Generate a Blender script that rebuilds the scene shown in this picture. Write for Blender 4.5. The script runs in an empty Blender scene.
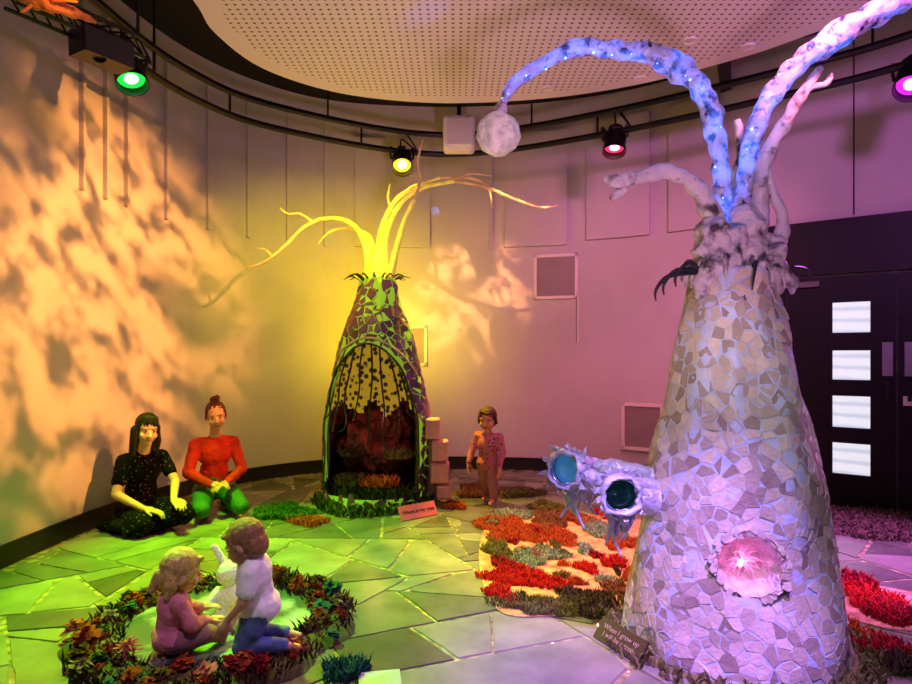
import bpy, math, random
import numpy as np
from mathutils import Vector, Matrix, noise
random.seed(7)
R=random.random
U=random.uniform
scene=bpy.context.scene
COL=scene.collection
FL=600.0; CH=1.35
def at(px,py,d): return Vector(((px-456)*d/FL, d, CH+(355-py)*d/FL))
def onfloor(px,py,z=0.0):
    d=(CH-z)*FL/(py-355); return Vector(((px-456)*d/FL,d,z))
V=Vector
# ------------------------------------------------------------------ materials
def srgb(r,g,b):
    o=[]
    for v in (r,g,b):
        v/=255.0; o.append(v/12.92 if v<=.04045 else ((v+.055)/1.055)**2.4)
    return (o[0],o[1],o[2],1)
MATS={}
def M(name,col,rough=.6,metal=0,emi=None,es=0,var=0,vs=8,bump=0,bs=20,col2=None,tone=False,trans=0,spec=.5,detail=4,thr=None,sub=0):
    if name in MATS: return MATS[name]
    m=bpy.data.materials.new(name); m.use_nodes=True; nt=m.node_tree; n=nt.nodes; L=nt.links
    b=n['Principled BSDF']; c=srgb(*col)
    b.inputs['Base Color'].default_value=c; b.inputs['Roughness'].default_value=rough; b.inputs['Metallic'].default_value=metal
    b.inputs['Specular IOR Level'].default_value=spec
    if trans: b.inputs['Transmission Weight'].default_value=trans
    if sub: b.inputs['Subsurface Weight'].default_value=sub; b.inputs['Subsurface Radius'].default_value=(.03,.015,.01)
    if emi: b.inputs['Emission Color'].default_value=srgb(*emi); b.inputs['Emission Strength'].default_value=es
    tc=n.new('ShaderNodeTexCoord')
    if tone:
        a=n.new('ShaderNodeAttribute'); a.attribute_name='tone'
        mx=n.new('ShaderNodeMix'); mx.data_type='RGBA'
        mx.inputs[6].default_value=c; mx.inputs[7].default_value=srgb(*col2)
        L.new(a.outputs['Fac'],mx.inputs[0])
        ns=n.new('ShaderNodeTexNoise'); ns.inputs['Scale'].default_value=vs; ns.inputs['Detail'].default_value=detail
        L.new(tc.outputs['Object'],ns.inputs['Vector'])
        m2=n.new('ShaderNodeMix'); m2.data_type='RGBA'; m2.blend_type='MULTIPLY'; m2.inputs[0].default_value=var
        L.new(mx.outputs[2],m2.inputs[6]); L.new(ns.outputs['Fac'],m2.inputs[7]); L.new(m2.outputs[2],b.inputs['Base Color'])
    elif var or col2:
        ns=n.new('ShaderNodeTexNoise'); ns.inputs['Scale'].default_value=vs; ns.inputs['Detail'].default_value=detail
        L.new(tc.outputs['Object'],ns.inputs['Vector'])
        rp=n.new('ShaderNodeValToRGB')
        lo,hi=thr if thr else (.3,.7)
        rp.color_ramp.elements[0].position=lo; rp.color_ramp.elements[1].position=hi
        if col2: rp.color_ramp.elements[0].color=c; rp.color_ramp.elements[1].color=srgb(*col2)
        else:
            rp.color_ramp.elements[0].color=(c[0]*(1-var),c[1]*(1-var),c[2]*(1-var),1)
            rp.color_ramp.elements[1].color=(min(1,c[0]*(1+var)),min(1,c[1]*(1+var)),min(1,c[2]*(1+var)),1)
        L.new(ns.outputs['Fac'],rp.inputs[0]); L.new(rp.outputs[0],b.inputs['Base Color'])
    if bump:
        nb=n.new('ShaderNodeTexNoise'); nb.inputs['Scale'].default_value=bs; nb.inputs['Detail'].default_value=5
        L.new(tc.outputs['Object'],nb.inputs['Vector'])
        bp=n.new('ShaderNodeBump'); bp.inputs['Strength'].default_value=bump; bp.inputs['Distance'].default_value=.02
        L.new(nb.outputs['Fac'],bp.inputs['Height']); L.new(bp.outputs[0],b.inputs['Normal'])
    MATS[name]=m; return m
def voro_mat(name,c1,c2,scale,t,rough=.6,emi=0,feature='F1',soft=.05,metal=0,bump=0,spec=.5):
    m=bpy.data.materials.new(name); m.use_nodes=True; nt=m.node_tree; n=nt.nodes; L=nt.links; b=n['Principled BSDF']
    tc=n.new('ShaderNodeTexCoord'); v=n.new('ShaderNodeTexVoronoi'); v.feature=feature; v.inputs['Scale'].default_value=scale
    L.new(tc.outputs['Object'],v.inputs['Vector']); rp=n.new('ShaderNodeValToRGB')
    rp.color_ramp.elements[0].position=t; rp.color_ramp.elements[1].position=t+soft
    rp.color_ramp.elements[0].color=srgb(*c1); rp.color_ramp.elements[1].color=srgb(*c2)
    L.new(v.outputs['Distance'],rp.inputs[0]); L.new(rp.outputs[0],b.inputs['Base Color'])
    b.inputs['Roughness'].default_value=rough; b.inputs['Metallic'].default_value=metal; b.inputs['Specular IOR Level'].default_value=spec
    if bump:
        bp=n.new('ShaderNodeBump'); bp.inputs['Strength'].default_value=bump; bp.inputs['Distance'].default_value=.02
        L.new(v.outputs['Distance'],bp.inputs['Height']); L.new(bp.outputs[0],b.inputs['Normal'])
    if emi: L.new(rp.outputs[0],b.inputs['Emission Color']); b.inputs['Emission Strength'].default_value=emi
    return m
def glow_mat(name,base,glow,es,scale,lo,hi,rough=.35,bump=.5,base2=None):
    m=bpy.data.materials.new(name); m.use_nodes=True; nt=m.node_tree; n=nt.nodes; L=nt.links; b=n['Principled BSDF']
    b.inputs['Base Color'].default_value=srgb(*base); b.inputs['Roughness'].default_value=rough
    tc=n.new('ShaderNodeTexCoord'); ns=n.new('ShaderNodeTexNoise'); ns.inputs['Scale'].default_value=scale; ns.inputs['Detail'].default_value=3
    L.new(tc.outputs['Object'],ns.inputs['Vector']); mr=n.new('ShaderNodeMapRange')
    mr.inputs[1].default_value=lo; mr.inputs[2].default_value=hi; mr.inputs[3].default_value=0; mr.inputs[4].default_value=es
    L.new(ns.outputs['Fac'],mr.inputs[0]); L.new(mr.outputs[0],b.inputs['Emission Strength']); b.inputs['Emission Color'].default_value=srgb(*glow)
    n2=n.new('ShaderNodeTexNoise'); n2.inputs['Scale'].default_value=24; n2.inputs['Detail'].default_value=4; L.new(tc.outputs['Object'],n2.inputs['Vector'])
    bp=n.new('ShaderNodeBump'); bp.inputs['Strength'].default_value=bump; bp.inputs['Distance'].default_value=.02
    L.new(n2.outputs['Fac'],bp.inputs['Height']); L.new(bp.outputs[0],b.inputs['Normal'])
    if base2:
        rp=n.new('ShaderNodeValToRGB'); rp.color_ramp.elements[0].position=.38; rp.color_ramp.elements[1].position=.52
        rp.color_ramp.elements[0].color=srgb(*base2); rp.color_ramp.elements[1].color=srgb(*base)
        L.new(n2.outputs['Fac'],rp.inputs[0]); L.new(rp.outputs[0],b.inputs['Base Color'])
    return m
# ------------------------------------------------------------------ geometry helpers (world-space verts)
def join(*gs):
    vs=[];fs=[]
    for v,f in gs:
        o=len(vs); vs+=list(v); fs+=[tuple(i+o for i in q) for q in f]
    return vs,fs
WL={}
def mk(name,geo,mat,parent=None,loc=None,label=None,cat=None,kind=None,group=None,smooth=False,midx=None,tone=None):
    vs,fs=geo
    a=np.array([tuple(v) for v in vs],dtype=float)
    if loc is None:
        mn=a.min(0); mx=a.max(0); loc=V(((mn[0]+mx[0])/2,(mn[1]+mx[1])/2,mn[2]))
    loc=V(loc)
    me=bpy.data.meshes.new(name); me.from_pydata([tuple(r) for r in (a-np.array(loc))],[],[tuple(q) for q in fs]); me.update()
    ms=mat if isinstance(mat,(list,tuple)) else [mat]
    for x in ms: me.materials.append(x)
    if midx:
        for p,i in zip(me.polygons,midx): p.material_index=i
    if smooth:
        for p in me.polygons: p.use_smooth=True
    if tone is not None:
        at_=me.attributes.new('tone','FLOAT','FACE'); at_.data.foreach_set('value',tone)
    ob=bpy.data.objects.new(name,me); COL.objects.link(ob)
    WL[ob.name]=loc
    if parent: ob.parent=parent; ob.location=loc-WL[parent.name]
    else: ob.location=loc
    tag(ob,label,cat,kind,group); return ob
def tag(ob,label=None,cat=None,kind=None,group=None):
    if label: ob['label']=label
    if cat: ob['category']=cat
    if kind: ob['kind']=kind
    if group: ob['group']=group
def empty(name,loc,label,cat,group=None):
    e=bpy.data.objects.new(name,None); COL.objects.link(e); e.location=loc; e.empty_display_size=.1; WL[e.name]=V(loc)
    tag(e,label,cat,None,group); return e
def box(a,b):
    x0,y0,z0=a;x1,y1,z1=b
    vs=[V(p) for p in ((x0,y0,z0),(x1,y0,z0),(x1,y1,z0),(x0,y1,z0),(x0,y0,z1),(x1,y0,z1),(x1,y1,z1),(x0,y1,z1))]
    return vs,[(3,2,1,0),(4,5,6,7),(0,1,5,4),(1,2,6,5),(2,3,7,6),(3,0,4,7)]
def obox(o,x,y,z):
    o=V(o);x=V(x);y=V(y);z=V(z)
    vs=[o,o+x,o+x+y,o+y,o+z,o+x+z,o+x+y+z,o+y+z]
    return vs,[(3,2,1,0),(4,5,6,7),(0,1,5,4),(1,2,6,5),(2,3,7,6),(3,0,4,7)]
def cr(pts,n=8,closed=False):
    pts=[V(p) for p in pts]; N=len(pts); out=[]
    rng=N if closed else N-1
    for i in range(rng):
        if closed: p0,p1,p2,p3=pts[i-1],pts[i],pts[(i+1)%N],pts[(i+2)%N]
        else: p0=pts[max(i-1,0)];p1=pts[i];p2=pts[i+1];p3=pts[min(i+2,N-1)]
        for k in range(n):
            t=k/n; t2=t*t;t3=t2*t
            out.append(.5*((2*p1)+(p2-p0)*t+(2*p0-5*p1+4*p2-p3)*t2+(3*p1-p0-3*p2+p3)*t3))
    if not closed: out.append(pts[-1])
    return out
def tube(pts,radii,seg=8,n=6,jit=0,closed=False,jf=12):
    P=cr(pts,n,closed); N=len(P)
    if not isinstance(radii,(list,tuple)): radii=[radii]*len(pts)
    Rr=[]
    for i in range(N):
        t=i/n; k=min(int(t),len(radii)-1); k2=min(k+1,len(radii)-1) if not closed else (k+1)%len(radii)
        Rr.append(radii[k]*(1-(t-k))+radii[k2]*(t-k))
    vs=[];fs=[]
    T=(P[1]-P[0]).normalized(); nrm=T.orthogonal().normalized()
    for i in range(N):
        if closed: T=(P[(i+1)%N]-P[i-1]).normalized()
        else: T=(P[min(i+1,N-1)]-P[max(i-1,0)]).normalized()
        nrm=(nrm-T*nrm.dot(T)).normalized(); bn=T.cross(nrm)
        for s in range(seg):
            a=2*math.pi*s/seg; d=nrm*math.cos(a)+bn*math.sin(a); r=Rr[i]
            q=P[i]+d*r
            if jit: q=P[i]+d*(r*(1+jit*noise.noise(q*jf)))
            vs.append(q)
    M_=N if closed else N-1
    for i in range(M_):
        for s in range(seg):
            a=i*seg+s;b=i*seg+(s+1)%seg;c=((i+1)%N)*seg
            fs.append((a,b,c+(s+1)%seg,c+s))
    if not closed:
        fs.append(tuple(reversed(range(seg)))); fs.append(tuple(range((N-1)*seg,N*seg)))
    return vs,fs
def lathe(prof,o,axis=(0,0,1),seg=32,jit=0,jf=8):
    o=V(o);ax=V(axis).normalized(); x=ax.orthogonal().normalized() if abs(ax.z)<.999 else V((1,0,0)); y=ax.cross(x)
    vs=[];fs=[]
    for r,h in prof:
        for s in range(seg):
            a=2*math.pi*s/seg; d=x*math.cos(a)+y*math.sin(a); rr=max(r,.0005)
            q=o+ax*h+d*rr
            if jit: q=o+ax*h+d*(rr*(1+jit*noise.noise(q*jf)))
            vs.append(q)
    for i in range(len(prof)-1):
        for s in range(seg):
            fs.append((i*seg+s,i*seg+(s+1)%seg,(i+1)*seg+(s+1)%seg,(i+1)*seg+s))
    return vs,fs
def ell(c,r,fr=None,seg=16):
    c=V(c); l,f,u=fr if fr else (V((1,0,0)),V((0,1,0)),V((0,0,1)))
    vs=[];fs=[];rg=seg//2
    vs.append(c-u*r[2])
    for i in range(1,rg):
        ph=-math.pi/2+math.pi*i/rg
        for s in range(seg):
            a=2*math.pi*s/seg
            vs.append(c+l*(r[0]*math.cos(ph)*math.cos(a))+f*(r[1]*math.cos(ph)*math.sin(a))+u*(r[2]*math.sin(ph)))
    vs.append(c+u*r[2]); top=len(vs)-1
    for s in range(seg):
        fs.append((0,1+(s+1)%seg,1+s))
        for i in range(rg-2):
            a=1+i*seg; fs.append((a+s,a+(s+1)%seg,a+seg+(s+1)%seg,a+seg+s))
        a=1+(rg-2)*seg; fs.append((a+s,a+(s+1)%seg,top))
    return vs,fs
def rc(a,b,ra,rb,seg=14):
    a=V(a);b=V(b);ax=(b-a); Ln=ax.length
    if Ln<1e-5: return ell(a,(ra,ra,ra))
    ax/=Ln; x=ax.orthogonal().normalized(); y=ax.cross(x); vs=[a-ax*ra]; fs=[]; rings=[]
    for k in range(1,5): ph=math.pi/2*(k/4); rings.append((a-ax*ra*math.cos(ph),ra*math.sin(ph)))
    for k in range(0,4): ph=math.pi/2*(k/4); rings.append((b+ax*rb*math.sin(ph),rb*math.cos(ph)))
    for c,r in rings:
        for s in range(seg):
            t=2*math.pi*s/seg; vs.append(c+x*r*math.cos(t)+y*r*math.sin(t))
    vs.append(b+ax*rb); top=len(vs)-1; n=len(rings)
    for s in range(seg):
        fs.append((0,1+(s+1)%seg,1+s))
        for i in range(n-1):
            q=1+i*seg; fs.append((q+s,q+(s+1)%seg,q+seg+(s+1)%seg,q+seg+s))
        q=1+(n-1)*seg; fs.append((q+s,q+(s+1)%seg,top))
    return vs,fs
def fuse(prims,vox=.005,it=4,fac=.5):
    vs,fs=join(*prims)
    me=bpy.data.meshes.new('tmp'); me.from_pydata([tuple(v) for v in vs],[],fs); me.update()
    ob=bpy.data.objects.new('tmp',me); COL.objects.link(ob)
    m=ob.modifiers.new('r','REMESH'); m.mode='VOXEL'; m.voxel_size=vox
    s=ob.modifiers.new('s','SMOOTH'); s.iterations=it; s.factor=fac
    dg=bpy.context.evaluated_depsgraph_get(); e=ob.evaluated_get(dg); r=e.to_mesh()
    out=([v.co.copy() for v in r.vertices],[tuple(p.vertices) for p in r.polygons])
    e.to_mesh_clear(); bpy.data.objects.remove(ob); bpy.data.meshes.remove(me)
    return out
def clip(poly,m,n):
    out=[];N=len(poly)
    for i in range(N):
        p=poly[i];q=poly[(i+1)%N]
        dp=(p[0]-m[0])*n[0]+(p[1]-m[1])*n[1]; dq=(q[0]-m[0])*n[0]+(q[1]-m[1])*n[1]
        if dp<=0: out.append(p)
        if (dp<0)!=(dq<0) and abs(dp-dq)>1e-12:
            t=dp/(dp-dq); out.append((p[0]+(q[0]-p[0])*t,p[1]+(q[1]-p[1])*t))
    return out
def vcell(i,rel,gap,size):
    s=size; poly=[(-s,-s),(s,-s),(s,s),(-s,s)]
    for dx,dy in rel:
        d=math.hypot(dx,dy)
        if d<1e-6: continue
        n=(dx/d,dy/d); h=d/2-gap
        poly=clip(poly,(n[0]*h,n[1]*h),n)
        if len(poly)<3: return None
    return poly
# ------------------------------------------------------------------ room materials
m_wall=M('wall_paint',(188,180,182),.75,var=.04,vs=3,bump=.04,bs=60)
m_wall2=M('unseen_wall_dark',(58,50,60),.8,var=.04,vs=3)  # dark colour put on the unseen walls to cut bounced light
m_black=M('black_paint',(12,12,14),.45)
m_blackm=M('black_metal',(16,16,18),.35,metal=.3)
m_ceil=M('ceiling_black',(6,5,7),.95)
m_slab=M('floor_slab',(104,104,94),.26,tone=True,col2=(182,178,164),var=.8,vs=4,bump=.2,bs=10,spec=.4)
m_grout=voro_mat('floor_grout',(225,212,170),(180,165,125),14,.3,rough=.1,soft=.4,metal=.5,bump=.9)
# ------------------------------------------------------------------ camera
cam=bpy.data.cameras.new('camera'); co=bpy.data.objects.new('camera',cam); COL.objects.link(co)
co.location=(0,0,CH); co.rotation_euler=(math.pi/2,0,0); cam.sensor_width=36; cam.sensor_fit='HORIZONTAL'; cam.lens=FL/912*36; cam.shift_y=13/912
cam.clip_start=.05; scene.camera=co
scene.view_settings.view_transform='Standard'
# ------------------------------------------------------------------ room shell
H=4.3
wp=[(-2.9,-1.5,0),(-2.9,1,0),(-2.9,3.0,0),(-2.88,3.9,0),(-2.82,4.8,0),(-2.62,5.7,0),(-2.2,6.4,0),(-1.5,6.93,0),(-.5,7.12,0),(.5,7.1,0),(1.4,6.9,0),(2.2,6.5,0),(3.0,5.75,0)]
WP=cr(wp,8)
def wnorm(i):
    t=(WP[min(i+1,len(WP)-1)]-WP[max(i-1,0)]).normalized(); return V((t.y,-t.x,0))  # inward
def strip(i0,i1,z0,z1,d0,d1):
    vs=[];fs=[]
    idx=list(range(i0,i1+1))
    for i in idx:
        n=wnorm(i); a=WP[i]+n*d0; b=WP[i]+n*d1
        vs+=[V((a.x,a.y,z0)),V((b.x,b.y,z0)),V((b.x,b.y,z1)),V((a.x,a.y,z1))]
    for k in range(len(idx)-1):
        o=k*4
        for j in range(4): fs.append((o+j,o+(j+1)%4,o+4+(j+1)%4,o+4+j))
    fs.append((3,2,1,0)); o=(len(idx)-1)*4; fs.append((o,o+1,o+2,o+3))
    return vs,fs
mk('wall_curved',strip(0,len(WP)-1,0,H,-.12,0),m_wall,kind='structure',loc=(0,0,0))
mk('baseboard_curved',strip(0,len(WP)-1,0,.145,0,.02),m_black,kind='structure',loc=(0,0,0))
D0=V((3.0,5.75,0)); D1=V((4.3,4.8,0)); dd=(D1-D0).normalized(); dn=V((-dd.y,dd.x,0))*-1
if dn.y>0: dn=-dn
mk('wall_door',obox(D0-dn*.12,dd*1.75,dn*.12,V((0,0,H))),m_wall,kind='structure')
mk('wall_right',box((4.41,-1.5,0),(4.53,4.75,H)),m_wall2,kind='structure')
mk('wall_back',box((-3.02,-1.62,0),(4.53,-1.5,H)),m_wall2,kind='structure')
mk('ceiling',box((-3.1,-1.7,H),(4.6,7.3,H+.1)),m_ceil,kind='structure')
def inroom(x,y):
    if y<-1.4 or y>7.05 or x<-2.85: return False
    if x>4.3: return False
    if y>3.9:
        for i in range(len(WP)-1):
            a,b=WP[i],WP[i+1]
            if min(a.x,b.x)<=x<=max(a.x,b.x) and a.y>3.5:
                t=(x-a.x)/((b.x-a.x) or 1e-6); return y<a.y+(b.y-a.y)*t-.05
        if x>3.0: return (V((x,y,0))-D0).dot(dn)>.05
    return True
# crazy paving: recursive cracking of the floor into angular slabs
random.seed(29)
def parea(p): return abs(sum(p[i][0]*p[(i+1)%len(p)][1]-p[(i+1)%len(p)][0]*p[i][1] for i in range(len(p))))/2
def pcen(p): return (sum(q[0] for q in p)/len(p),sum(q[1] for q in p)/len(p))
slabs=[]
def crack(poly,depth=0):
    A=parea(poly)
    if A<.012: return
    c=pcen(poly)
    lim=U(.05,.34)
    if abs(c[0]-.62)<.45 and abs(c[1]-2.6)<.35: lim=1.0
    if A<lim or depth>12: slabs.append(poly); return
    best=max(((poly[i],poly[j]) for i in range(len(poly)) for j in range(i)),key=lambda e:(e[0][0]-e[1][0])**2+(e[0][1]-e[1][1])**2)
    ang=math.atan2(best[1][1]-best[0][1],best[1][0]-best[0][0])+U(-.65,.65)
    n=(math.cos(ang),math.sin(ang)); L_=math.hypot(best[1][0]-best[0][0],best[1][1]-best[0][1])
    m=(c[0]+n[0]*U(-.16,.16)*L_,c[1]+n[1]*U(-.16,.16)*L_)
    a=clip(poly,m,n); b=clip(poly,m,(-n[0],-n[1]))
    for q in (a,b):
        if len(q)>=3: crack(q,depth+1)
crack([(-2.86,1.0),(4.3,1.0),(4.3,7.06),(-2.86,7.06)])
fv,ff=box((-3.1,-1.7,-.1),(4.6,7.3,0)); fi=[0]*6; ft=[0]*6
for poly in slabs:
    # inset each edge by its own gap
    c=pcen(poly); q=poly
    for k in range(len(poly)):
        a=poly[k];b=poly[(k+1)%len(poly)]; ex,ey=b[0]-a[0],b[1]-a[1]; L_=math.hypot(ex,ey)
        if L_<1e-5: continue
        n=(ey/L_,-ex/L_)
        if (c[0]-a[0])*n[0]+(c[1]-a[1])*n[1]>0: n=(-n[0],-n[1])
        g_=.003+.011*R()**2
        q=clip(q,(a[0]-n[0]*g_,a[1]-n[1]*g_),n)
        if len(q)<3: break
    if len(q)<3: continue
    c=pcen(q); pp=[]
    for k in range(len(q)):
        a=q[k];b=q[(k+1)%len(q)]; L_=math.hypot(b[0]-a[0],b[1]-a[1]); m_=max(1,int(L_/.10))
        for s_ in range(m_):
            t=s_/m_; x=a[0]+(b[0]-a[0])*t; y=a[1]+(b[1]-a[1])*t
            w=1-(.10*R()**3 if s_==0 else .05*R()**1.5)
            pp.append((c[0]+(x-c[0])*w,c[1]+(y-c[1])*w))
    pts=[(x,y) for x,y in pp if inroom(x,y)]
    if len(pts)<3: continue
    o0=len(fv); n_=len(pts); h=U(.005,.008)
    fv+=[V((x,y,0)) for x,y in pts]
    fv+=[V((c[0]+(x-c[0])*.988,c[1]+(y-c[1])*.988,h)) for x,y in pts]
    tt=R()
    ff.append(tuple(range(o0+n_,o0+2*n_))); fi.append(1); ft.append(tt)
    for k in range(n_):
        ff.append((o0+k,o0+(k+1)%n_,o0+n_+(k+1)%n_,o0+n_+k)); fi.append(1); ft.append(tt)
mk('floor',(fv,ff),[m_grout,m_slab],kind='structure',loc=(0,0,0),midx=fi,tone=ft)
def whit(px):
    u=(px-456)/FL
    for i in range(16,len(WP)-1):
        a,b=WP[i],WP[i+1]; fa=a.x-u*a.y; fb=b.x-u*b.y
        if fa*fb<=0 and a.y>0:
            t=fa/(fa-fb); return a+(b-a)*t,((b-a).normalized())
    return WP[-1],dd
def wboard(px0,px1,z0,z1,d,off=0):
    a,_=whit(px0); b,_=whit(px1)
    t=(b-a).normalized(); n=V((t.y,-t.x,0))
    return obox(a+n*(off-.02)+V((0,0,z0)),b-a,n*(d+.02),V((0,0,z1-z0)))
tn=[0]
def trim(g,m=m_wall):
    tn[0]+=1; return mk('trim_%d'%tn[0],g,m,kind='structure')
for px in (80,104,125,165,207,247,287,325,491):
    a,t=whit(px); n=V((t.y,-t.x,0))
    trim(obox(a-n*.02-t*.015+V((0,0,2.6)),t*.03,n*.06,V((0,0,1.5))),m_wall)
trim(wboard(505,567,2.62,3.95,.045)); trim(wboard(587,650,2.66,4.0,.045)); trim(wboard(396,430,2.62,3.9,.045)); trim(wboard(355,385,2.62,3.9,.045))
trim(wboard(670,720,2.66,4.0,.045))
for px in (853,):
    u=(px-456)/FL; t=(5.75*u-3)/(.807+.59*u)
    trim(obox(D0+dd*t-dn*.01+V((0,0,2.6)),dd*.012,dn*.016,V((0,0,1.7))),M('seam',(60,50,60),.8))
m_frame=M('window_frame',(225,212,210),.6); m_pane=M('window_blind',(140,124,126),.5,var=.1,vs=4)
def niche(k,px0,px1,z0,z1):
    a,_=whit(px0); b,_=whit(px1); t=(b-a).normalized(); n=V((t.y,-t.x,0)); w=(b-a).length; h=z1-z0
    e=mk('window_%d'%k,join(obox(a-n*.02+V((0,0,z0)),t*w,n*.05,V((0,0,.035))),obox(a-n*.02+V((0,0,z1-.035)),t*w,n*.05,V((0,0,.035))),
        obox(a-n*.02+V((0,0,z0)),t*.035,n*.05,V((0,0,h))),obox(a+t*(w-.035)-n*.02+V((0,0,z0)),t*.035,n*.05,V((0,0,h)))),m_frame,kind='structure')
    mk('window_blind',obox(a+t*.035-n*.01+V((0,0,z0+.035)),t*(w-.07),n*.02,V((0,0,h-.07))),m_pane,parent=e)
    return a,b,n
a,b,n=niche(1,534,578,2.0,2.52)
e1=bpy.data.objects['window_1']
mk('blind_cord',tube([b+n*.05+V((0,0,2.05)),b+n*.05+V((0,0,1.8)),b+n*.045+V((0,0,1.5))],.008,6),m_frame,parent=e1)
niche(2,622,664,.3,.82); niche(3,408,427,1.22,1.7)
# ------------------------------------------------------------------ doors
m_door=M('door_black',(8,7,10),.5,spec=.25)
def pane_mat():
    m=bpy.data.materials.new('door_glass'); m.use_nodes=True; nt=m.node_tree; n=nt.nodes; L=nt.links; b=n['Principled BSDF']
    tc=n.new('ShaderNodeTexCoord'); w=n.new('ShaderNodeTexWave'); w.bands_direction='Z'; w.inputs['Scale'].default_value=3; w.inputs['Distortion'].default_value=2.5
    L.new(tc.outputs['Object'],w.inputs['Vector']); rp=n.new('ShaderNodeValToRGB'); rp.color_ramp.elements[0].position=.0; rp.color_ramp.elements[1].position=.5
    rp.color_ramp.elements[0].color=srgb(200,212,230); rp.color_ramp.elements[1].color=srgb(238,241,250); L.new(w.outputs['Fac'],rp.inputs[0])
    L.new(rp.outputs[0],b.inputs['Emission Color']); b.inputs['Emission Strength'].default_value=.9; b.inputs['Base Color'].default_value=(.3,.32,.36,1); b.inputs['Roughness'].default_value=.15
    return m
m_glass=pane_mat()
m_steel=M('steel',(150,150,155),.35,metal=.9)
def dbox(t0,t1,z0,z1,d0,d1): return obox(D0+dd*t0+dn*d0+V((0,0,z0)),dd*(t1-t0),dn*(d1-d0),V((0,0,z1-z0)))
trim(join(dbox(.0,.14,0,2.57,0,.06),dbox(.14,1.75,2.08,2.57,0,.06),dbox(1.7,1.75,0,2.57,0,.06)),m_door)
def door(k,t0,t1,wt):
    d=mk('door_%d'%k,join(dbox(t0,t1,.01,2.06,0,.03),dbox(t0,wt[0],.01,2.06,.03,.045),dbox(wt[1],t1,.01,2.06,.03,.045),
        dbox(wt[0],wt[1],.01,.29,.03,.045),dbox(wt[0],wt[1],.565,.705,.03,.045),
        dbox(wt[0],wt[1],.985,1.13,.03,.045),dbox(wt[0],wt[1],1.39,1.55,.03,.045),dbox(wt[0],wt[1],1.82,2.06,.03,.045)),m_door,kind='structure')
    for z0,z1 in ((.29,.565),(.705,.985),(1.13,1.39),(1.55,1.82)):
        mk('window_pane',dbox(wt[0],wt[1],z0,z1,.031,.037),m_glass,parent=d)
        mk('glazing_bead',join(dbox(wt[0]-.012,wt[0],z0-.012,z1+.012,.045,.052),dbox(wt[1],wt[1]+.012,z0-.012,z1+.012,.045,.052),dbox(wt[0],wt[1],z0-.012,z0,.045,.052),dbox(wt[0],wt[1],z1,z1+.012,.045,.052)),m_blackm,parent=d)
    return d
d1=door(1,.15,.985,(.52,.80)); d2=door(2,.995,1.7,(1.27,1.5))
for d,t in ((d1,.885),(d2,1.04)):
    mk('push_plate',dbox(t,t+.075,1.17,1.46,.045,.05),m_steel,parent=d)
    mk('door_handle',join(dbox(t+.02,t+.05,.98,1.0,.045,.09),dbox(t+.02,t+.05,1.08,1.1,.045,.09),dbox(t+.02,t+.05,.96,1.12,.08,.1)),m_blackm,parent=d)
mk('door_closer',dbox(.2,.42,1.97,2.02,.045,.09),M('grey_plastic',(90,90,95),.5),parent=d1)
mk('door_closer',dbox(1.1,1.3,1.97,2.02,.045,.09),MATS['grey_plastic'],parent=d2)
mk('notice',dbox(1.03,1.11,.92,1.0,.045,.048),M('paper',(225,225,225),.7),parent=d2)
# ------------------------------------------------------------------ suspended ceiling disc
CZ=3.55
op=[]
for px,py in ((193,0),(215,33),(262,68),(330,91),(400,101),(470,103),(560,97),(650,82),(740,58),(800,38),(860,15),(905,-5)):
    d=(CZ-CH)*FL/(355-py); op.append(V(((px-456)*d/FL,d,CZ)))
op+=[V((2.85,2.6,CZ)),V((2.2,1.5,CZ)),V((1.2,.9,CZ)),V((.2,.85,CZ)),V((-.8,1.3,CZ)),V((-1.45,2.1,CZ)),V((-1.68,3.0,CZ))]
OC=cr(op,6,True)
cc=sum(OC,V())/len(OC)
m_disc=M('disc_paint',(225,215,215),.6)
def perf():
    m=bpy.data.materials.new('perforated_board'); m.use_nodes=True; nt=m.node_tree; n=nt.nodes; L=nt.links; b=n['Principled BSDF']
    tc=n.new('ShaderNodeTexCoord'); sx=n.new('ShaderNodeSeparateXYZ'); L.new(tc.outputs['Object'],sx.inputs[0])
    outs=[]
    for k in (0,1):
        a=n.new('ShaderNodeMath'); a.operation='MULTIPLY'; a.inputs[1].default_value=19; L.new(sx.outputs[k],a.inputs[0])
        f=n.new('ShaderNodeMath'); f.operation='FRACT'; L.new(a.outputs[0],f.inputs[0])
        s=n.new('ShaderNodeMath'); s.operation='SUBTRACT'; s.inputs[1].default_value=.5; L.new(f.outputs[0],s.inputs[0])
        p=n.new('ShaderNodeMath'); p.operation='MULTIPLY'; L.new(s.outputs[0],p.inputs[0]); L.new(s.outputs[0],p.inputs[1]); outs.append(p)
    ad=n.new('ShaderNodeMath'); L.new(outs[0].outputs[0],ad.inputs[0]); L.new(outs[1].outputs[0],ad.inputs[1])
    lt=n.new('ShaderNodeMath'); lt.operation='LESS_THAN'; lt.inputs[1].default_value=.04; L.new(ad.outputs[0],lt.inputs[0])
    mx=n.new('ShaderNodeMix'); mx.data_type='RGBA'; mx.inputs[6].default_value=srgb(225,215,215); mx.inputs[7].default_value=srgb(100,82,88)
    L.new(lt.outputs[0],mx.inputs[0]); L.new(mx.outputs[2],b.inputs['Base Color']); b.inputs['Roughness'].default_value=.45
    return m
N=len(OC)
inn=[cc+(p-cc)*.93 for p in OC]
vs=[p.copy() for p in OC]+[p+V((0,0,.12)) for p in OC]+[p.copy() for p in inn]
fs=[(k,(k+1)%N,N+(k+1)%N,N+k) for k in range(N)]+[(k,2*N+k,2*N+(k+1)%N,(k+1)%N) for k in range(N)]+[tuple(N+k for k in range(N))]
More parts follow.
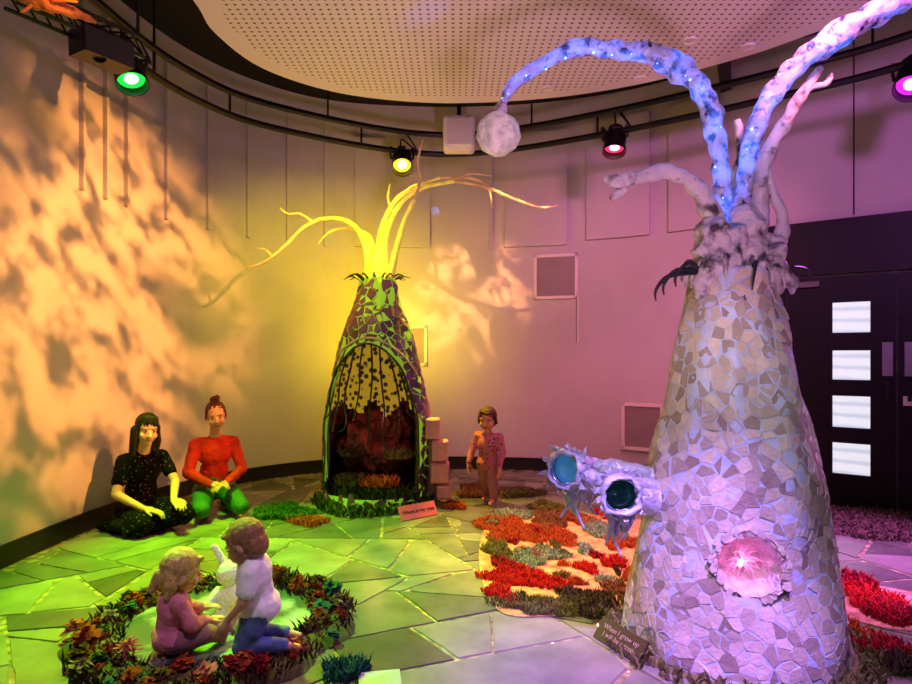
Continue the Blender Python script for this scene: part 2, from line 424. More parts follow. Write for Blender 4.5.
disc=empty('suspended_ceiling_panel',V((cc.x,cc.y,CZ)),'large pale rounded perforated acoustic panel hung below the ceiling','ceiling panel')
mk('panel_rim',(vs,fs),m_disc,parent=disc)
mk('perforated_board',([p.copy() for p in inn]+[p+V((0,0,.02)) for p in inn],[tuple(reversed(range(N))),tuple(range(N,2*N))]+[(k,(k+1)%N,N+(k+1)%N,N+k) for k in range(N)]),perf(),parent=disc)
for x,y in ((-.8,3.5),(1.6,3.6),(.4,1.8)):
    mk('hanger_rod',tube([V((x,y,CZ+.1)),V((x,y,H))],.01,6,1),m_blackm,parent=disc)
for px,py in ((548,88),(640,78),(748,46),(690,40)):
    d=(CZ-CH)*FL/(355-py); c=V(((px-456)*d/FL,d,CZ))
    mk('recessed_downlight',lathe([(.0,-.004),(.03,-.004),(.045,-.012),(.05,-.002),(.05,.004)],c,seg=20),m_disc,parent=disc)
# ------------------------------------------------------------------ lighting rail
rp=[V((-2.35,1.8,3.4)),V((-2.33,3.0,3.4)),V((-2.27,4.03,3.4)),V((-2.12,4.73,3.4)),V((-1.72,5.35,3.4)),V((-.66,6.0,3.4)),V((.2,6.1,3.4)),V((1.32,5.6,3.4)),V((2.44,4.85,3.4)),V((3.2,4.2,3.4)),V((3.65,3.3,3.4))]
rail=empty('lighting_rail',V((.2,6.1,3.4)),'curved black double-tube lighting rail hung from the ceiling','lighting rail')
mk('rail_tube',tube(rp,.03,8,8),m_blackm,parent=rail,smooth=True)
mk('rail_tube',tube([p+V((0,0,.2)) for p in rp],.03,8,8),m_blackm,parent=rail,smooth=True)
RP=cr(rp,8)
for i in range(2,len(RP),9):
    mk('rail_strut',tube([RP[i],RP[i]+V((0,0,.2))],.012,6,1),m_blackm,parent=rail)
for i in (4,20,36,52,70): mk('hanger_rod',tube([RP[i]+V((0,0,.2)),V((RP[i].x,RP[i].y,H))],.01,6,1),m_blackm,parent=rail)
a=V((2.2,5.0,4.0)); b=V((2.75,6.1,4.0)); t=(b-a).normalized(); s=V((t.y,-t.x,0))*.05
mk('ceiling_beam',join(obox(a-s,b-a,s*2,V((0,0,.18))),obox(a-s*.6,t*.05,s*1.2,V((0,0,.3))),obox(b-s*.6-t*.05,t*.05,s*1.2,V((0,0,.3)))),m_black,label='short black steel beam under the dark ceiling',cat='beam')
ta=at(10,-6,3.0); tb_=at(138,50,3.6)
tr=empty('lighting_truss',(ta+tb_)/2,'black box truss section carrying a projector below the ceiling','truss')
td=(tb_-ta); tu=td.normalized(); ts=V((0,0,1)).cross(tu).normalized(); tv=tu.cross(ts)
ch=[ts*.055+tv*.055,ts*-.055+tv*.055,ts*.055-tv*.055,ts*-.055-tv*.055]
for c_ in ch: mk('truss_chord',tube([ta+c_,tb_+c_],.012,6,1),m_blackm,parent=tr)
lat=[]
for i in range(9):
    p0=ta+td*(i/9);p1=ta+td*((i+1)/9)
    for q,r_ in ((0,2),(1,3),(0,1)): lat.append(tube([p0+ch[q],p1+ch[r_]],.006,5,1))
mk('truss_lattice',join(*lat),m_blackm,parent=tr)
mk('projector_body',join(obox(tb_-tu*.36-ts*.08-tv*.16,tu*.28,ts*.16,tv*.14),lathe([(.0,0),(.04,0),(.04,.08),(.033,.08),(.03,.02)],tb_-tu*.22-tv*.1,V((.2,-.7,-.6)),18)),m_black,parent=tr)
mk('hanger_rod',tube([ta+V((0,0,.05)),V((ta.x,ta.y,H))],.01,6,1),m_blackm,parent=tr); mk('hanger_rod',tube([tb_+V((0,0,.05)),V((tb_.x,tb_.y,H))],.01,6,1),m_blackm,parent=tr)
m_ob=M('bark_painted_amber_light',(215,125,60),.6,var=.5,vs=18,bump=1.0,bs=30)  # orange light falling on the branch is put into its colour
hb=tube([at(14,-12,2.85),at(34,-2,2.88),at(52,6,2.9),at(74,12,2.95),at(96,22,3.05)],[.04,.045,.036,.026,.01],9,6,jit=.6,jf=20)
hbo=mk('hanging_branch',hb,m_ob,label='gnarled branch lit orange resting on the lighting truss',cat='branch',smooth=True)
mk('twig',tube([at(45,4,2.9),at(60,0,2.86),at(78,2,2.86)],[.018,.013,.005],6,4,jit=.4),m_ob,parent=hbo,smooth=True)
mk('twig',tube([at(34,0,2.88),at(28,8,2.86),at(20,12,2.85)],[.018,.012,.005],6,4,jit=.4),m_ob,parent=hbo,smooth=True)
# ------------------------------------------------------------------ lights
def aim(ob,loc,tgt,roll=0):
    ob.location=loc; d=(V(tgt)-V(loc)).normalized(); q=d.to_track_quat('-Z','Y').to_matrix().to_4x4()@Matrix.Rotation(roll,4,'Z'); ob.rotation_euler=q.to_euler()
def spot(name,loc,tgt,col,en,ang,blend=.5,size=.05,roll=0):
    l=bpy.data.lights.new(name,'SPOT'); l.energy=en; l.color=col; l.spot_size=math.radians(ang); l.spot_blend=blend; l.shadow_soft_size=size
    o=bpy.data.objects.new(name,l); COL.objects.link(o); aim(o,loc,tgt,roll); return o
def area(name,loc,tgt,col,en,sx,sy):
    l=bpy.data.lights.new(name,'AREA'); l.energy=en; l.color=col; l.shape='RECTANGLE'; l.size=sx; l.size_y=sy
    o=bpy.data.objects.new(name,l); COL.objects.link(o); aim(o,loc,tgt); return o
def point(name,loc,col,en,size=.05):
    l=bpy.data.lights.new(name,'POINT'); l.energy=en; l.color=col; l.shadow_soft_size=size
    o=bpy.data.objects.new(name,l); COL.objects.link(o); o.location=loc; return o
def fixture(px,py,D,tgt,cn,glow,hot,lightcol,en,ang,lab):
    p=at(px,py,D); q=min(RP,key=lambda r:(r.xy-p.xy).length)
    p=V((q.x,q.y,p.z)) if (q.xy-p.xy).length<.6 else p
    d=(V(tgt)-p).normalized()
    face=(V((0,0,CH))-p).normalized(); dh=(d*.75+V((face.x,face.y,0))*.22).normalized()
    e=empty('stage_spotlight',p,lab,'spotlight',None)
    mk('lamp_housing',lathe([(0,-.13),(.05,-.13),(.07,-.11),(.075,-.05),(.09,-.04),(.09,.1),(.105,.11),(.105,.15),(.098,.15),(.092,.08),(.0,.075)],p,dh,24),m_blackm,parent=e)
    mk('heat_fins',join(*[lathe([(.088,h),(.1,h),(.1,h+.006),(.088,h+.006)],p,dh,20) for h in (-.02,0,.02,.04)]),m_blackm,parent=e)
    mk('lamp_lens',lathe([(.045,.1),(.07,.098),(.088,.09),(.088,.08)],p,dh,24),M('lens_'+cn,glow,.3,emi=glow,es=2),parent=e)
    mk('lamp_bulb',lathe([(0,.108),(.025,.106),(.045,.1),(.045,.08)],p,dh,20),M('bulb_'+cn,hot,.3,emi=hot,es=5),parent=e)
    s=V((0,0,1)).cross(dh).normalized(); top=V((p.x,p.y,3.36))
    mk('lamp_yoke',join(tube([p+s*.11,p+s*.115+V((0,0,.12)),top+s*.03-V((0,0,.04)),top],.012,6),tube([p-s*.11,p-s*.115+V((0,0,.12)),top-s*.03-V((0,0,.04)),top],.012,6)),m_blackm,parent=e)
    mk('rail_clamp',box(top-V((.04,.05,.03)),top+V((.04,.05,.08))),m_blackm,parent=e)
    mk('power_cable',tube([p-dh*.13,p-dh*.2+V((0,0,.1)),top+s*.15+V((0,0,.05)),top+s*.05+V((0,0,.22))],.009,6),m_blackm,parent=e,smooth=True)
    spot('lamp_beam',p+dh*.17,tgt,lightcol,en,ang,.75,.04)
    return e
fixture(112,66,4.1,(-1.3,3.75,0),'green',(20,210,60),(170,255,180),(.28,1,.0),1500,64,'black stage spotlight with green glowing lens on rail')
fixture(403,158,6.0,(-.3,4.2,.05),'yellow',(240,200,40),(255,250,190),(1,.70,.0),900,66,'black stage spotlight with yellow glowing lens on rail')
fixture(617,138,5.5,(1.2,5.3,0),'pink',(245,40,90),(255,190,200),(1,.22,.36),150,95,'black stage spotlight with pink glowing lens on rail')
fixture(905,76,4.2,(2.0,3.3,.3),'magenta',(200,30,210),(250,170,255),(.85,.16,1),480,80,'black stage spotlight with magenta glowing lens on rail')
sp=at(459,135,6.0)
e=empty('wall_speaker',sp,'white rounded loudspeaker hanging from the lighting rail','speaker')
def rbox(c,hx,hy,hz,r,vox=.01): 
    ps=[]
    for sx in(-1,1):
        for sy in(-1,1): ps.append(rc(c+V((sx*(hx-r),sy*(hy-r),-hz+r)),c+V((sx*(hx-r),sy*(hy-r),hz-r)),r,r))
    ps.append(box(c-V((hx-r,hy,hz-r)),c+V((hx-r,hy,hz-r)))); ps.append(box(c-V((hx,hy-r,hz-r)),c+V((hx,hy-r,hz-r)))); ps.append(box(c-V((hx-r,hy-r,hz)),c+V((hx-r,hy-r,hz))))
    return fuse(ps,vox,2)
mk('speaker_cabinet',rbox(sp,.16,.11,.17,.04),M('speaker_white',(235,228,225),.5),parent=e,smooth=True)
mk('speaker_grille',box(sp-V((.12,.113,.13)),sp+V((.12,-.108,.13))),M('grille',(222,212,210),.7,var=.1,vs=200),parent=e)
mk('speaker_bracket',box(sp+V((-.02,-.02,.16)),sp+V((.02,.02,.3))),m_blackm,parent=e)
# ------------------------------------------------------------------ big tree sculpture
def interp(tab,z):
    for (z0,r0),(z1,r1) in zip(tab,tab[1:]):
        if z<=z1: t=(z-z0)/(z1-z0); return r0+(r1-r0)*t
    return tab[-1][1]
def smoothtab(tab,z):
    return (interp(tab,max(z-.08,tab[0][0]))+interp(tab,z)+interp(tab,min(z+.08,tab[-1][0])))/3
BC=V((1.305,2.85,0)); btab=[(0,.485),(.19,.465),(.57,.412),(.99,.335),(1.42,.235),(1.75,.165)]
rbig=lambda z:smoothtab(btab,z)
def surf(C,rf,th,z,off=0,lump=.035):
    r=rf(z)+off+lump*noise.noise(V((math.cos(th)*2.4,math.sin(th)*2.4,z*3)))
    return C+V((math.sin(th)*r,-math.cos(th)*r,z))
tree=empty('mosaic_tree_sculpture',BC,'tall conical tree sculpture clad in pale mosaic shards with blue-lit branches','sculpture')
holeth=math.radians(-15); holez=.49; holeC=surf(BC,rbig,holeth,holez); holeR=.135; holeN=V((math.sin(holeth),-math.cos(holeth),.12)).normalized()
def inhole(p,r): 
    d=p-holeC; return (d-holeN*d.dot(holeN)).length<r and d.length<.4
def shell(C,rf,z0,z1,nt,nz,skip,off=0,top=True):
    vs=[];fs=[]
    for i in range(nz+1):
        z=z0+(z1-z0)*i/nz
        for s in range(nt): vs.append(surf(C,rf,2*math.pi*s/nt,z,off))
    for i in range(nz):
        for s in range(nt):
            q=(i*nt+s,i*nt+(s+1)%nt,(i+1)*nt+(s+1)%nt,(i+1)*nt+s)
            c=(vs[q[0]]+vs[q[2]])/2; th=2*math.pi*(s+.5)/nt; z=z0+(z1-z0)*(i+.5)/nz
            if not skip(c,th,z): fs.append(q)
    if top: fs.append(tuple(range(nz*nt,(nz+1)*nt)))
    return vs,fs
m_bgrout=M('sculpture_plaster',(190,202,232),.45,var=.12,vs=10,bump=.4,bs=30)
m_shard=M('cardboard_shard',(236,222,204),.5,tone=True,col2=(160,142,130),var=.35,vs=35,bump=.3,bs=60)
mk('trunk_body',shell(BC,rbig,.0,1.75,120,90,lambda c,t,z:inhole(c,holeR*.95)),m_bgrout,parent=tree,smooth=True,loc=BC)
def shards(C,rf,z0,z1,n,md,gap,h,skip,seedn=3,var=(.5,1.3),tl=.1,jag=.12):
    random.seed(seedn); pts=[]
    rm=max(rf(z0),rf(z1))
    tries=0
    while len(pts)<n and tries<60000:
        tries+=1
        z=U(z0,z1)
        if R()>rf(z)/rm: continue
        th=U(-math.pi,math.pi); r=rf(z); ok=True
        m=md*U(*var)
        for t2,zz in pts:
            if abs(zz-z)<m:
                dt=(t2-th+math.pi)%(2*math.pi)-math.pi
                if (dt*r)**2+(zz-z)**2<m*m: ok=False;break
        if ok: pts.append((th,z))
    A=np.array(pts); vs=[];fs=[];tn_=[]
    for i,(th,z) in enumerate(pts):
        r=rf(z); dt=(A[:,0]-th+math.pi)%(2*math.pi)-math.pi
        rel=np.stack([dt*r,A[:,1]-z],1); o=np.argsort((rel**2).sum(1))[1:14]
        poly=vcell(i,[tuple(rel[k]) for k in o],gap*U(.0,2.0),md*1.2)
        if not poly or len(poly)<3: continue
        c=surf(C,rf,th,z)
        if skip(c,th,z): continue
        poly=[(x*(1+U(-jag,jag)),y*(1+U(-jag,jag))) for x,y in poly]
        if len(poly)>5 and R()<.6: poly.pop(random.randrange(len(poly)))
        o0=len(vs); k_=len(poly); hh=h*U(.5,2.0); tilt=(U(-tl,tl),U(-tl*.6,tl*1.2))
        low=[];hi=[]
        for x,y in poly:
            zz=min(max(z+y,z0),z1)
            low.append(surf(C,rf,th+x/r,zz,-.002)); hi.append(surf(C,rf,th+x/r*.985,zz,max(.0015,hh+x*tilt[0]-y*tilt[1])))
        vs+=low+hi; t_=R()**1.3
        fs.append(tuple(range(o0+k_,o0+2*k_))); tn_.append(t_)
        for k in range(k_): fs.append((o0+k,o0+(k+1)%k_,o0+k_+(k+1)%k_,o0+k_+k)); tn_.append(min(1,t_+.1))
    return (vs,fs),tn_
g,t_=shards(BC,rbig,.03,1.74,1300,.051,.0028,.002,lambda c,t,z:inhole(c,holeR+.012),tl=.05,jag=.2)
mk('mosaic_cladding',g,m_shard,parent=tree,tone=t_,loc=BC)
hx=holeN.orthogonal().normalized(); hy=holeN.cross(hx)
m_wool=M('hollow_wool',(215,205,218),.85,bump=1.0,bs=45,var=.3,vs=22)
mk('hollow_bowl',lathe([(holeR*1.0,.01),(holeR*.95,-.025),(holeR*.86,-.07),(holeR*.76,-.11),(holeR*.7,-.16),(holeR*.4,-.21),(0,-.22)],holeC,holeN,40,jit=.25,jf=24),m_wool,parent=tree,smooth=True,label='rough pale fluffy hollow lit pink')
def ring(c,n,r,rad,jit=.3,k=16,seg=8,wob=0):
    x=n.orthogonal().normalized(); y=n.cross(x)
    return tube([c+(x*math.cos(2*math.pi*i/k)+y*math.sin(2*math.pi*i/k))*(r*(1+U(-wob,wob))) for i in range(k)],rad,seg,4,jit=jit,closed=True,jf=25)
rs=[]; rtn=[]
random.seed(61)
for i in range(40):
    a=2*math.pi*i/40+U(-.06,.06); o_=hx*math.cos(a)+hy*math.sin(a); s_=holeN.cross(o_); rr=holeR*U(.94,1.12); w=U(.009,.017); L_=U(.014,.03)
    c=holeC+o_*rr+holeN*U(-.004,.010); nn=(holeN+o_*U(-.2,.3)).normalized(); rr_=s_.cross(nn)
    q=[c-s_*w-rr_*L_*.6,c+s_*w*U(.6,1.1)-rr_*L_*.5,c+s_*w*1.1+rr_*L_*.4,c+rr_*L_*.8,c-s_*w+rr_*L_*.4]
    b_=[p-nn*.008 for p in q]; rs.append((q+b_,[(0,1,2,3,4),(9,8,7,6,5)]+[(k,(k+1)%5,5+(k+1)%5,5+k) for k in range(5)])); rtn+=[R()*.5]*7
mk('hollow_rim',join(*rs),m_shard,parent=tree,tone=rtn)
m_fib=M('fibre_pink',(255,150,185),.4,emi=(255,130,175),es=2.2)
fb=[]
for i in range(60):
    a=U(0,6.28); rr=U(.01,.07)
    p0=holeC-holeN*.17-V((0,0,.02)); p2=holeC-holeN*U(.06,.13)+(hx*math.cos(a)+hy*math.sin(a))*rr; p1=(p0+p2)/2+V((U(-.015,.015),0,U(0,.03)))
    fb.append(tube([p0,p1,p2],[.001,.0009,.0006],4,3))
mk('fibre_optic_strands',join(*fb),m_fib,parent=tree,kind='stuff')
mk('fibre_lamp',ell(holeC-holeN*.15-V((.01,0,.02)),(.012,.012,.017)),M('fib_lamp',(255,150,200),.4,emi=(255,150,200),es=5),parent=tree,smooth=True)
point('hollow_light',holeC-holeN*.12-V((.01,0,.01)),(1,.22,.42),.06,.015)
# crown and branches
m_papier=M('papier_mache',(62,54,58),.6,col2=(196,190,194),vs=13,thr=(.34,.48),bump=1.0,bs=18,detail=5)
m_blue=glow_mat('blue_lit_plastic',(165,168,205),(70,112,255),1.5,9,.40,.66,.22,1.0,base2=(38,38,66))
B=2.85
def PX(*l): return [at(a,b,d) for a,b,d in l]
cp=[rc(at(722,280,B),at(712,235,B-.05),.11,.085),rc(at(745,280,B),at(745,220,B),.12,.08),rc(at(762,285,B),at(768,245,B+.03),.09,.06),
    rc(at(705,285,B-.08),at(712,262,B-.1),.06,.06),ell(at(722,262,B-.13),(.045,.045,.06)),ell(at(702,248,B-.06),(.05,.05,.04)),rc(at(775,255,B-.05),at(792,288,B-.05),.05,.03),
    rc(at(735,265,B-.12),at(738,235,B-.08),.035,.04),rc(at(760,270,B-.1),at(755,240,B-.06),.04,.035),rc(at(752,275,B-.12),at(775,300,B-.12),.035,.02),rc(at(712,270,B-.1),at(700,298,B-.1),.03,.018),rc(at(740,275,B-.14),at(742,305,B-.17),.026,.015)]
g=fuse(cp,.01,2); 
g=([v+V((noise.noise(v*14),noise.noise(v*14+V((9,0,0))),noise.noise(v*14+V((0,9,0)))))*.028+V((noise.noise(v*40),noise.noise(v*40+V((9,0,0))),0))*.008 for v in g[0]],g[1])
mk('crown_knot',g,m_papier,parent=tree,smooth=True)
def branch(pts,rad,mat,lab=None,jit=.42,jf=17,sc=1): return mk('branch',tube(pts,[r*sc for r in rad],20,14,jit=jit,jf=jf),mat,parent=tree,smooth=True,label=lab)
branch(PX((716,262,B),(719,225,B),(722,180,B),(714,130,B),(704,92,B),(680,70,B),(650,54,B-.03),(612,50,B-.05),(575,48,B-.05),(542,64,B-.05),(514,84,B-.05),(502,105,B-.05)),[.055,.048,.043,.05,.050,.064,.054,.043,.042,.035,.030,.018],m_blue,'translucent branch glowing with blue lights',sc=.9)
branch(PX((738,255,B),(742,215,B),(745,175,B),(752,140,B),(768,100,B),(795,66,B-.05),(830,40,B-.1),(868,16,B-.15),(915,-8,B-.2)),[.05,.045,.044,.044,.05,.055,.06,.062,.06],m_blue,'translucent branch glowing with blue lights',sc=.9)
branch(PX((752,262,B),(758,220,B+.02),(760,180,B+.02),(772,145,B+.02),(788,118,B),(800,98,B),(812,80,B),(822,66,B)),[.055,.045,.038,.036,.032,.028,.022,.01],m_papier)
branch(PX((772,262,B+.02),(783,222,B+.02),(772,190,B+.02),(768,160,B+.02)),[.04,.03,.02,.012],m_papier)
branch(PX((800,100,B),(810,88,B),(826,84,B),(832,74,B)),[.02,.018,.016,.008],m_papier)
branch(PX((716,230,B-.02),(705,200,B-.04),(688,180,B-.06),(662,172,B-.08),(636,178,B-.1),(618,184,B-.1)),[.045,.04,.038,.036,.034,.032],m_papier)
branch(PX((620,183,B-.1),(612,181,B-.1),(604,178,B-.1)),[.034,.026,.01],m_papier)
branch(PX((624,188,B-.1),(616,194,B-.1),(611,200,B-.1)),[.026,.02,.01],m_papier)
branch(PX((728,262,B+.1),(735,200,B+.12),(742,150,B+.12),(737,120,B+.12)),[.045,.035,.03,.015],m_papier)
random.seed(4)
for i in range(12):
    a=U(0,6.28); c=BC+V((math.sin(a)*.165,-math.cos(a)*.165,1.76+U(-.03,.02)))
    o=V((math.sin(a),-math.cos(a),0)); mk('root_frill',tube([c,c+o*.03+V((0,0,.02)),c+o*.055-V((0,0,.03)),c+o*.06-V((0,0,.08))],[.02,.016,.010,.004],6,4),m_papier,parent=tree,smooth=True)
m_claw=M('claw_dark',(25,25,35),.5)
for px,py in ((672,278),(684,270),(664,284)):
    c=at(700,272,B-.1); e_=at(px-8,py+6,B-.12); mid=at(px+5,py-8,B-.12)
    mk('dark_claw',tube([c,mid,e_,e_-V((0,0,.05))],[.012,.011,.008,.003],6,4),m_claw,parent=tree,smooth=True,label='dark curled claw-like twig')
mk('dark_claw',tube([at(792,268,B-.1),at(806,270,B-.1),at(812,280,B-.1)],[.012,.009,.003],6,4),m_claw,parent=tree,smooth=True)
mk('dark_claw',tube([at(752,270,B-.15),at(756,262,B-.2),at(752,290,B-.22)],[.01,.009,.003],6,4),m_claw,parent=tree,smooth=True)
leds=[]
random.seed(12)
lpts=cr(PX((719,225,B-.035),(716,130,B-.04),(680,70,B-.05),(612,49,B-.08),(542,63,B-.08),(505,100,B-.065)),3)+cr(PX((745,175,B-.04),(768,100,B-.05),(830,40,B-.14),(915,-8,B-.24)),3)
for p in lpts:
    if R()<.35: continue
    r_=U(.003,.007); leds.append(ell(p+V((U(-.03,.03),U(-.01,.01),U(-.03,.03))),(r_,r_,r_),seg=8))
mk('led_string',join(*leds),M('led_blue',(140,170,255),.3,emi=(110,150,255),es=4),parent=tree,kind='stuff',smooth=True)
gc=at(498,134,B-.05)
mk('globe_shade',lathe([(.0,-.10),(.045,-.092),(.077,-.064),(.097,-.02),(.097,.022),(.077,.064),(.04,.092),(.02,.102),(0,.105)],gc,seg=40,jit=.25,jf=34),M('globe_paper',(222,212,205),.7,col2=(165,155,155),vs=22,bump=1.0,bs=34,thr=(.45,.65),emi=(255,235,215),es=.12),parent=tree,smooth=True,label='round crumpled white globe lamp')
mk('globe_stem',tube([at(502,104,B-.05),at(500,112,B-.05),gc+V((0,0,.08))],[.022,.028,.03],8,4,jit=.3),m_papier,parent=tree,smooth=True)
for p in (at(705,115,B-.16),at(600,62,B-.16),at(775,110,B-.16)): point('led_glow',p,(.15,.28,1),1.0,.03)
# horn viewers
m_foil=M('crumpled_foil_fabric',(190,195,208),.4,var=.45,vs=14,bump=1.0,bs=25,metal=.15)
def horn(c,d,r,L_,back,lens,name_lab,seed):
    random.seed(seed); d=V(d).normalized()
    e=mk('viewer_horn',lathe([(r*.86,-.03),(r*.9,0),(r*1.04,.004),(r*1.1,-.02),(r*1.05,-.05),(r*.9,-.1),(r*.72,-.16),(r*.55,-L_)],c,d,24,jit=.3,jf=30),m_foil,parent=tree,smooth=True,label=name_lab)
    mk('lens_glass',lathe([(0,-.035),(r*.45,-.036),(r*.8,-.045),(r*.87,-.05)][::-1],c,d,28),lens,parent=e,smooth=True)
    mk('lens_ring',ring(c-d*.02,d,r*.9,.009,0,16,8),M('ring_silver',(150,190,215),.25,metal=.8),parent=e,smooth=True)
    x=d.orthogonal().normalized(); y=d.cross(x); pl=[]
    for row in (0,1):
      for i in range(11):
        a=2*math.pi*(i+.5*row)/11+U(-.2,.2); o=x*math.cos(a)+y*math.sin(a); s=d.cross(o); w=r*.2
        b0=c+o*r*(.95-.05*row)-d*(.03+.05*row); L1=r*U(.4,.8)
        p1=b0+o*L1*.6+d*.02; tip=b0+o*L1+d*U(-.03,.05)+s*U(-.02,.02)
        v=[b0-s*w,b0+s*w,p1+s*w*.55,p1-s*w*.55,tip,b0-s*w-d*.01,b0+s*w-d*.01,p1+s*w*.55-d*.008,p1-s*w*.55-d*.008]
        pl.append((v,[(0,1,2,3),(3,2,4),(6,5,8,7),(7,8,4),(1,0,5,6),(2,1,6,7),(0,3,8,5),(4,2,7),(3,4,8)]))
    mk('horn_petals',join(*pl),m_foil,parent=e)
    mk('horn_arm',tube([c-d*(L_-.03),(c-d*L_+V(back))/2+V((0,0,.02)),V(back)],[r*.55,r*.5,r*.65],12,6,jit=.4,jf=18),m_foil,parent=e,smooth=True)
    rt=[]
    for i in range(11):
        s=c-d*U(.05,L_); s=s+V((U(-.04,.04),U(-.03,.03),-r*.6)); ln=U(.08,.24)
        rt.append(tube([s,s+V((U(-.03,.03),U(-.02,.02),-ln*.5)),s+V((U(-.05,.05),U(-.03,.03),-ln))],[.02,.013,.004],6,4,jit=.3))
    mk('hanging_roots',join(*rt),m_foil,parent=e,smooth=True)
lensA=M('lens_blue',(50,120,180),.08,metal=.6,emi=(60,140,200),es=.35,col2=(140,190,220),vs=14)
lensB=M('lens_dark',(10,22,28),.05,metal=.5,emi=(20,90,100),es=.08,col2=(40,90,70),vs=10,thr=(.5,.7))  # teal reflection painted into the glass colour and faint emission
horn(at(563,470,2.75),(-.62,-.75,.05),.082,.24,(1.0,2.83,.74),lensA,'crumpled silver horn with blue lens and petals',3)
horn(at(622,496,2.55),(-.05,-1,.05),.082,.2,(1.02,2.78,.70),lensB,'crumpled silver horn with dark glass lens',8)
mk('foil_knob',fuse([ell(at(590,478,2.75),(.05,.05,.045)),rc(at(590,478,2.75),at(625,490,2.8),.035,.05),rc(at(640,498,2.75),at(660,500,2.8),.06,.09)],.008,3),m_foil,parent=tree,smooth=True)
# ------------------------------------------------------------------ lit tree hut sculpture
MC=V((-.73,5.55,0)); mtab=[(0,.475),(.5,.485),(.95,.455),(1.44,.345),(1.8,.225),(2.06,.15)]
rmid=lambda z:smoothtab(mtab,z)
hut=empty('tree_hut_sculpture',MC,'bottle-shaped hollow tree sculpture with mosaic shell glowing yellow','sculpture')
oth=math.radians(-7)
def opw(z):
    if z<.13 or z>1.45: return 0
    if z<.75: return math.radians(62)
    return math.radians(62)*math.sqrt(max(0,1-((z-.75)/.7)**2))
def inop(c,th,z):
    d=(th-oth+math.pi)%(2*math.pi)-math.pi; return abs(d)<opw(z)
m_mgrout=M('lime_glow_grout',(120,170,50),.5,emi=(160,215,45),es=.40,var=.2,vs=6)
m_mshard=M('hut_shard',(140,85,150),.4,tone=True,col2=(82,62,80),var=.5,vs=20)
m_inner=voro_mat('dark_lining',(20,9,6),(85,36,18),11,.3,soft=.2)
m_leo=voro_mat('spotted_fabric_painted_glow',(18,12,4),(120,95,16),20,.33,emi=1.5,soft=.16)  # emission stands in for lamp light falling on the fabric
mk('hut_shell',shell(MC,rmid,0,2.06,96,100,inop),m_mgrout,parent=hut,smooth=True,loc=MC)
g,t_=shards(MC,rmid,.02,2.03,900,.056,.0036,.004,lambda c,t,z:inop(c,t,z) or inop(c,t+.08,z) or inop(c,t-.08,z),9)
mk('mosaic_cladding',g,m_mshard,parent=hut,tone=t_,loc=MC)
mk('inner_lining',shell(MC,lambda z:rmid(z)-.035,.02,2.0,64,40,lambda c,t,z:inop(c,t,z) ,0),m_inner,parent=hut,smooth=True,loc=MC,label='dark mottled lining of the hollow')
mk('spotted_panel',shell(MC,lambda z:rmid(z)-.03,.76,1.46,96,44,lambda c,t,z:(not inop(c,t,z)) or z<.90+.08*noise.noise(V((t*5,0,0)))+.04*math.cos(t*9),0,False),m_leo,parent=hut,smooth=True,loc=MC,label='yellow fabric with dark leopard spots, lamp light painted in as glow')
rim=[]
for i in range(0,41):
    z=.13+(1.448-.13)*i/40; rim.append((oth-opw(z),z))
for i in range(40,-1,-1):
    z=.13+(1.448-.13)*i/40; rim.append((oth+opw(z),z))
mk('opening_rim',tube([surf(MC,rmid,t,z,.006) for t,z in rim],.010,8,1,jit=.2),M('rim_dark',(62,50,46),.5),parent=hut,smooth=True)
mk('arch_band',tube([surf(MC,rmid,oth+math.radians(a),1.50-.00006*a*a,.010) for a in range(-75,80,15)],.011,8,3,jit=.2),M('band_pale',(200,185,150),.5),parent=hut,smooth=True,label='pale curved band above the arch')
m_bar=M('dark_twig',(18,16,14),.5)
random.seed(77)
for k in range(8):
    t0=oth+math.radians(-49+14*k); 
    zt=.75+.7*math.sqrt(max(0,1-((t0-oth)/math.radians(66))**2)); zb=.80+U(-.2,.1)
    pts=[surf(MC,rmid,t0*.85+oth*.15,zt,.012)]
    for q in (.33,.66,1): pts.append(surf(MC,rmid,t0+U(-.05,.05),zt+(zb-zt)*q,.015))
    pts.append(surf(MC,rmid,t0+U(-.12,.12),zb-.06,.04))
    mk('cage_bar',tube(pts,[.009,.009,.008,.007,.004],6,5,jit=.4,jf=25),m_bar,parent=hut,smooth=True)
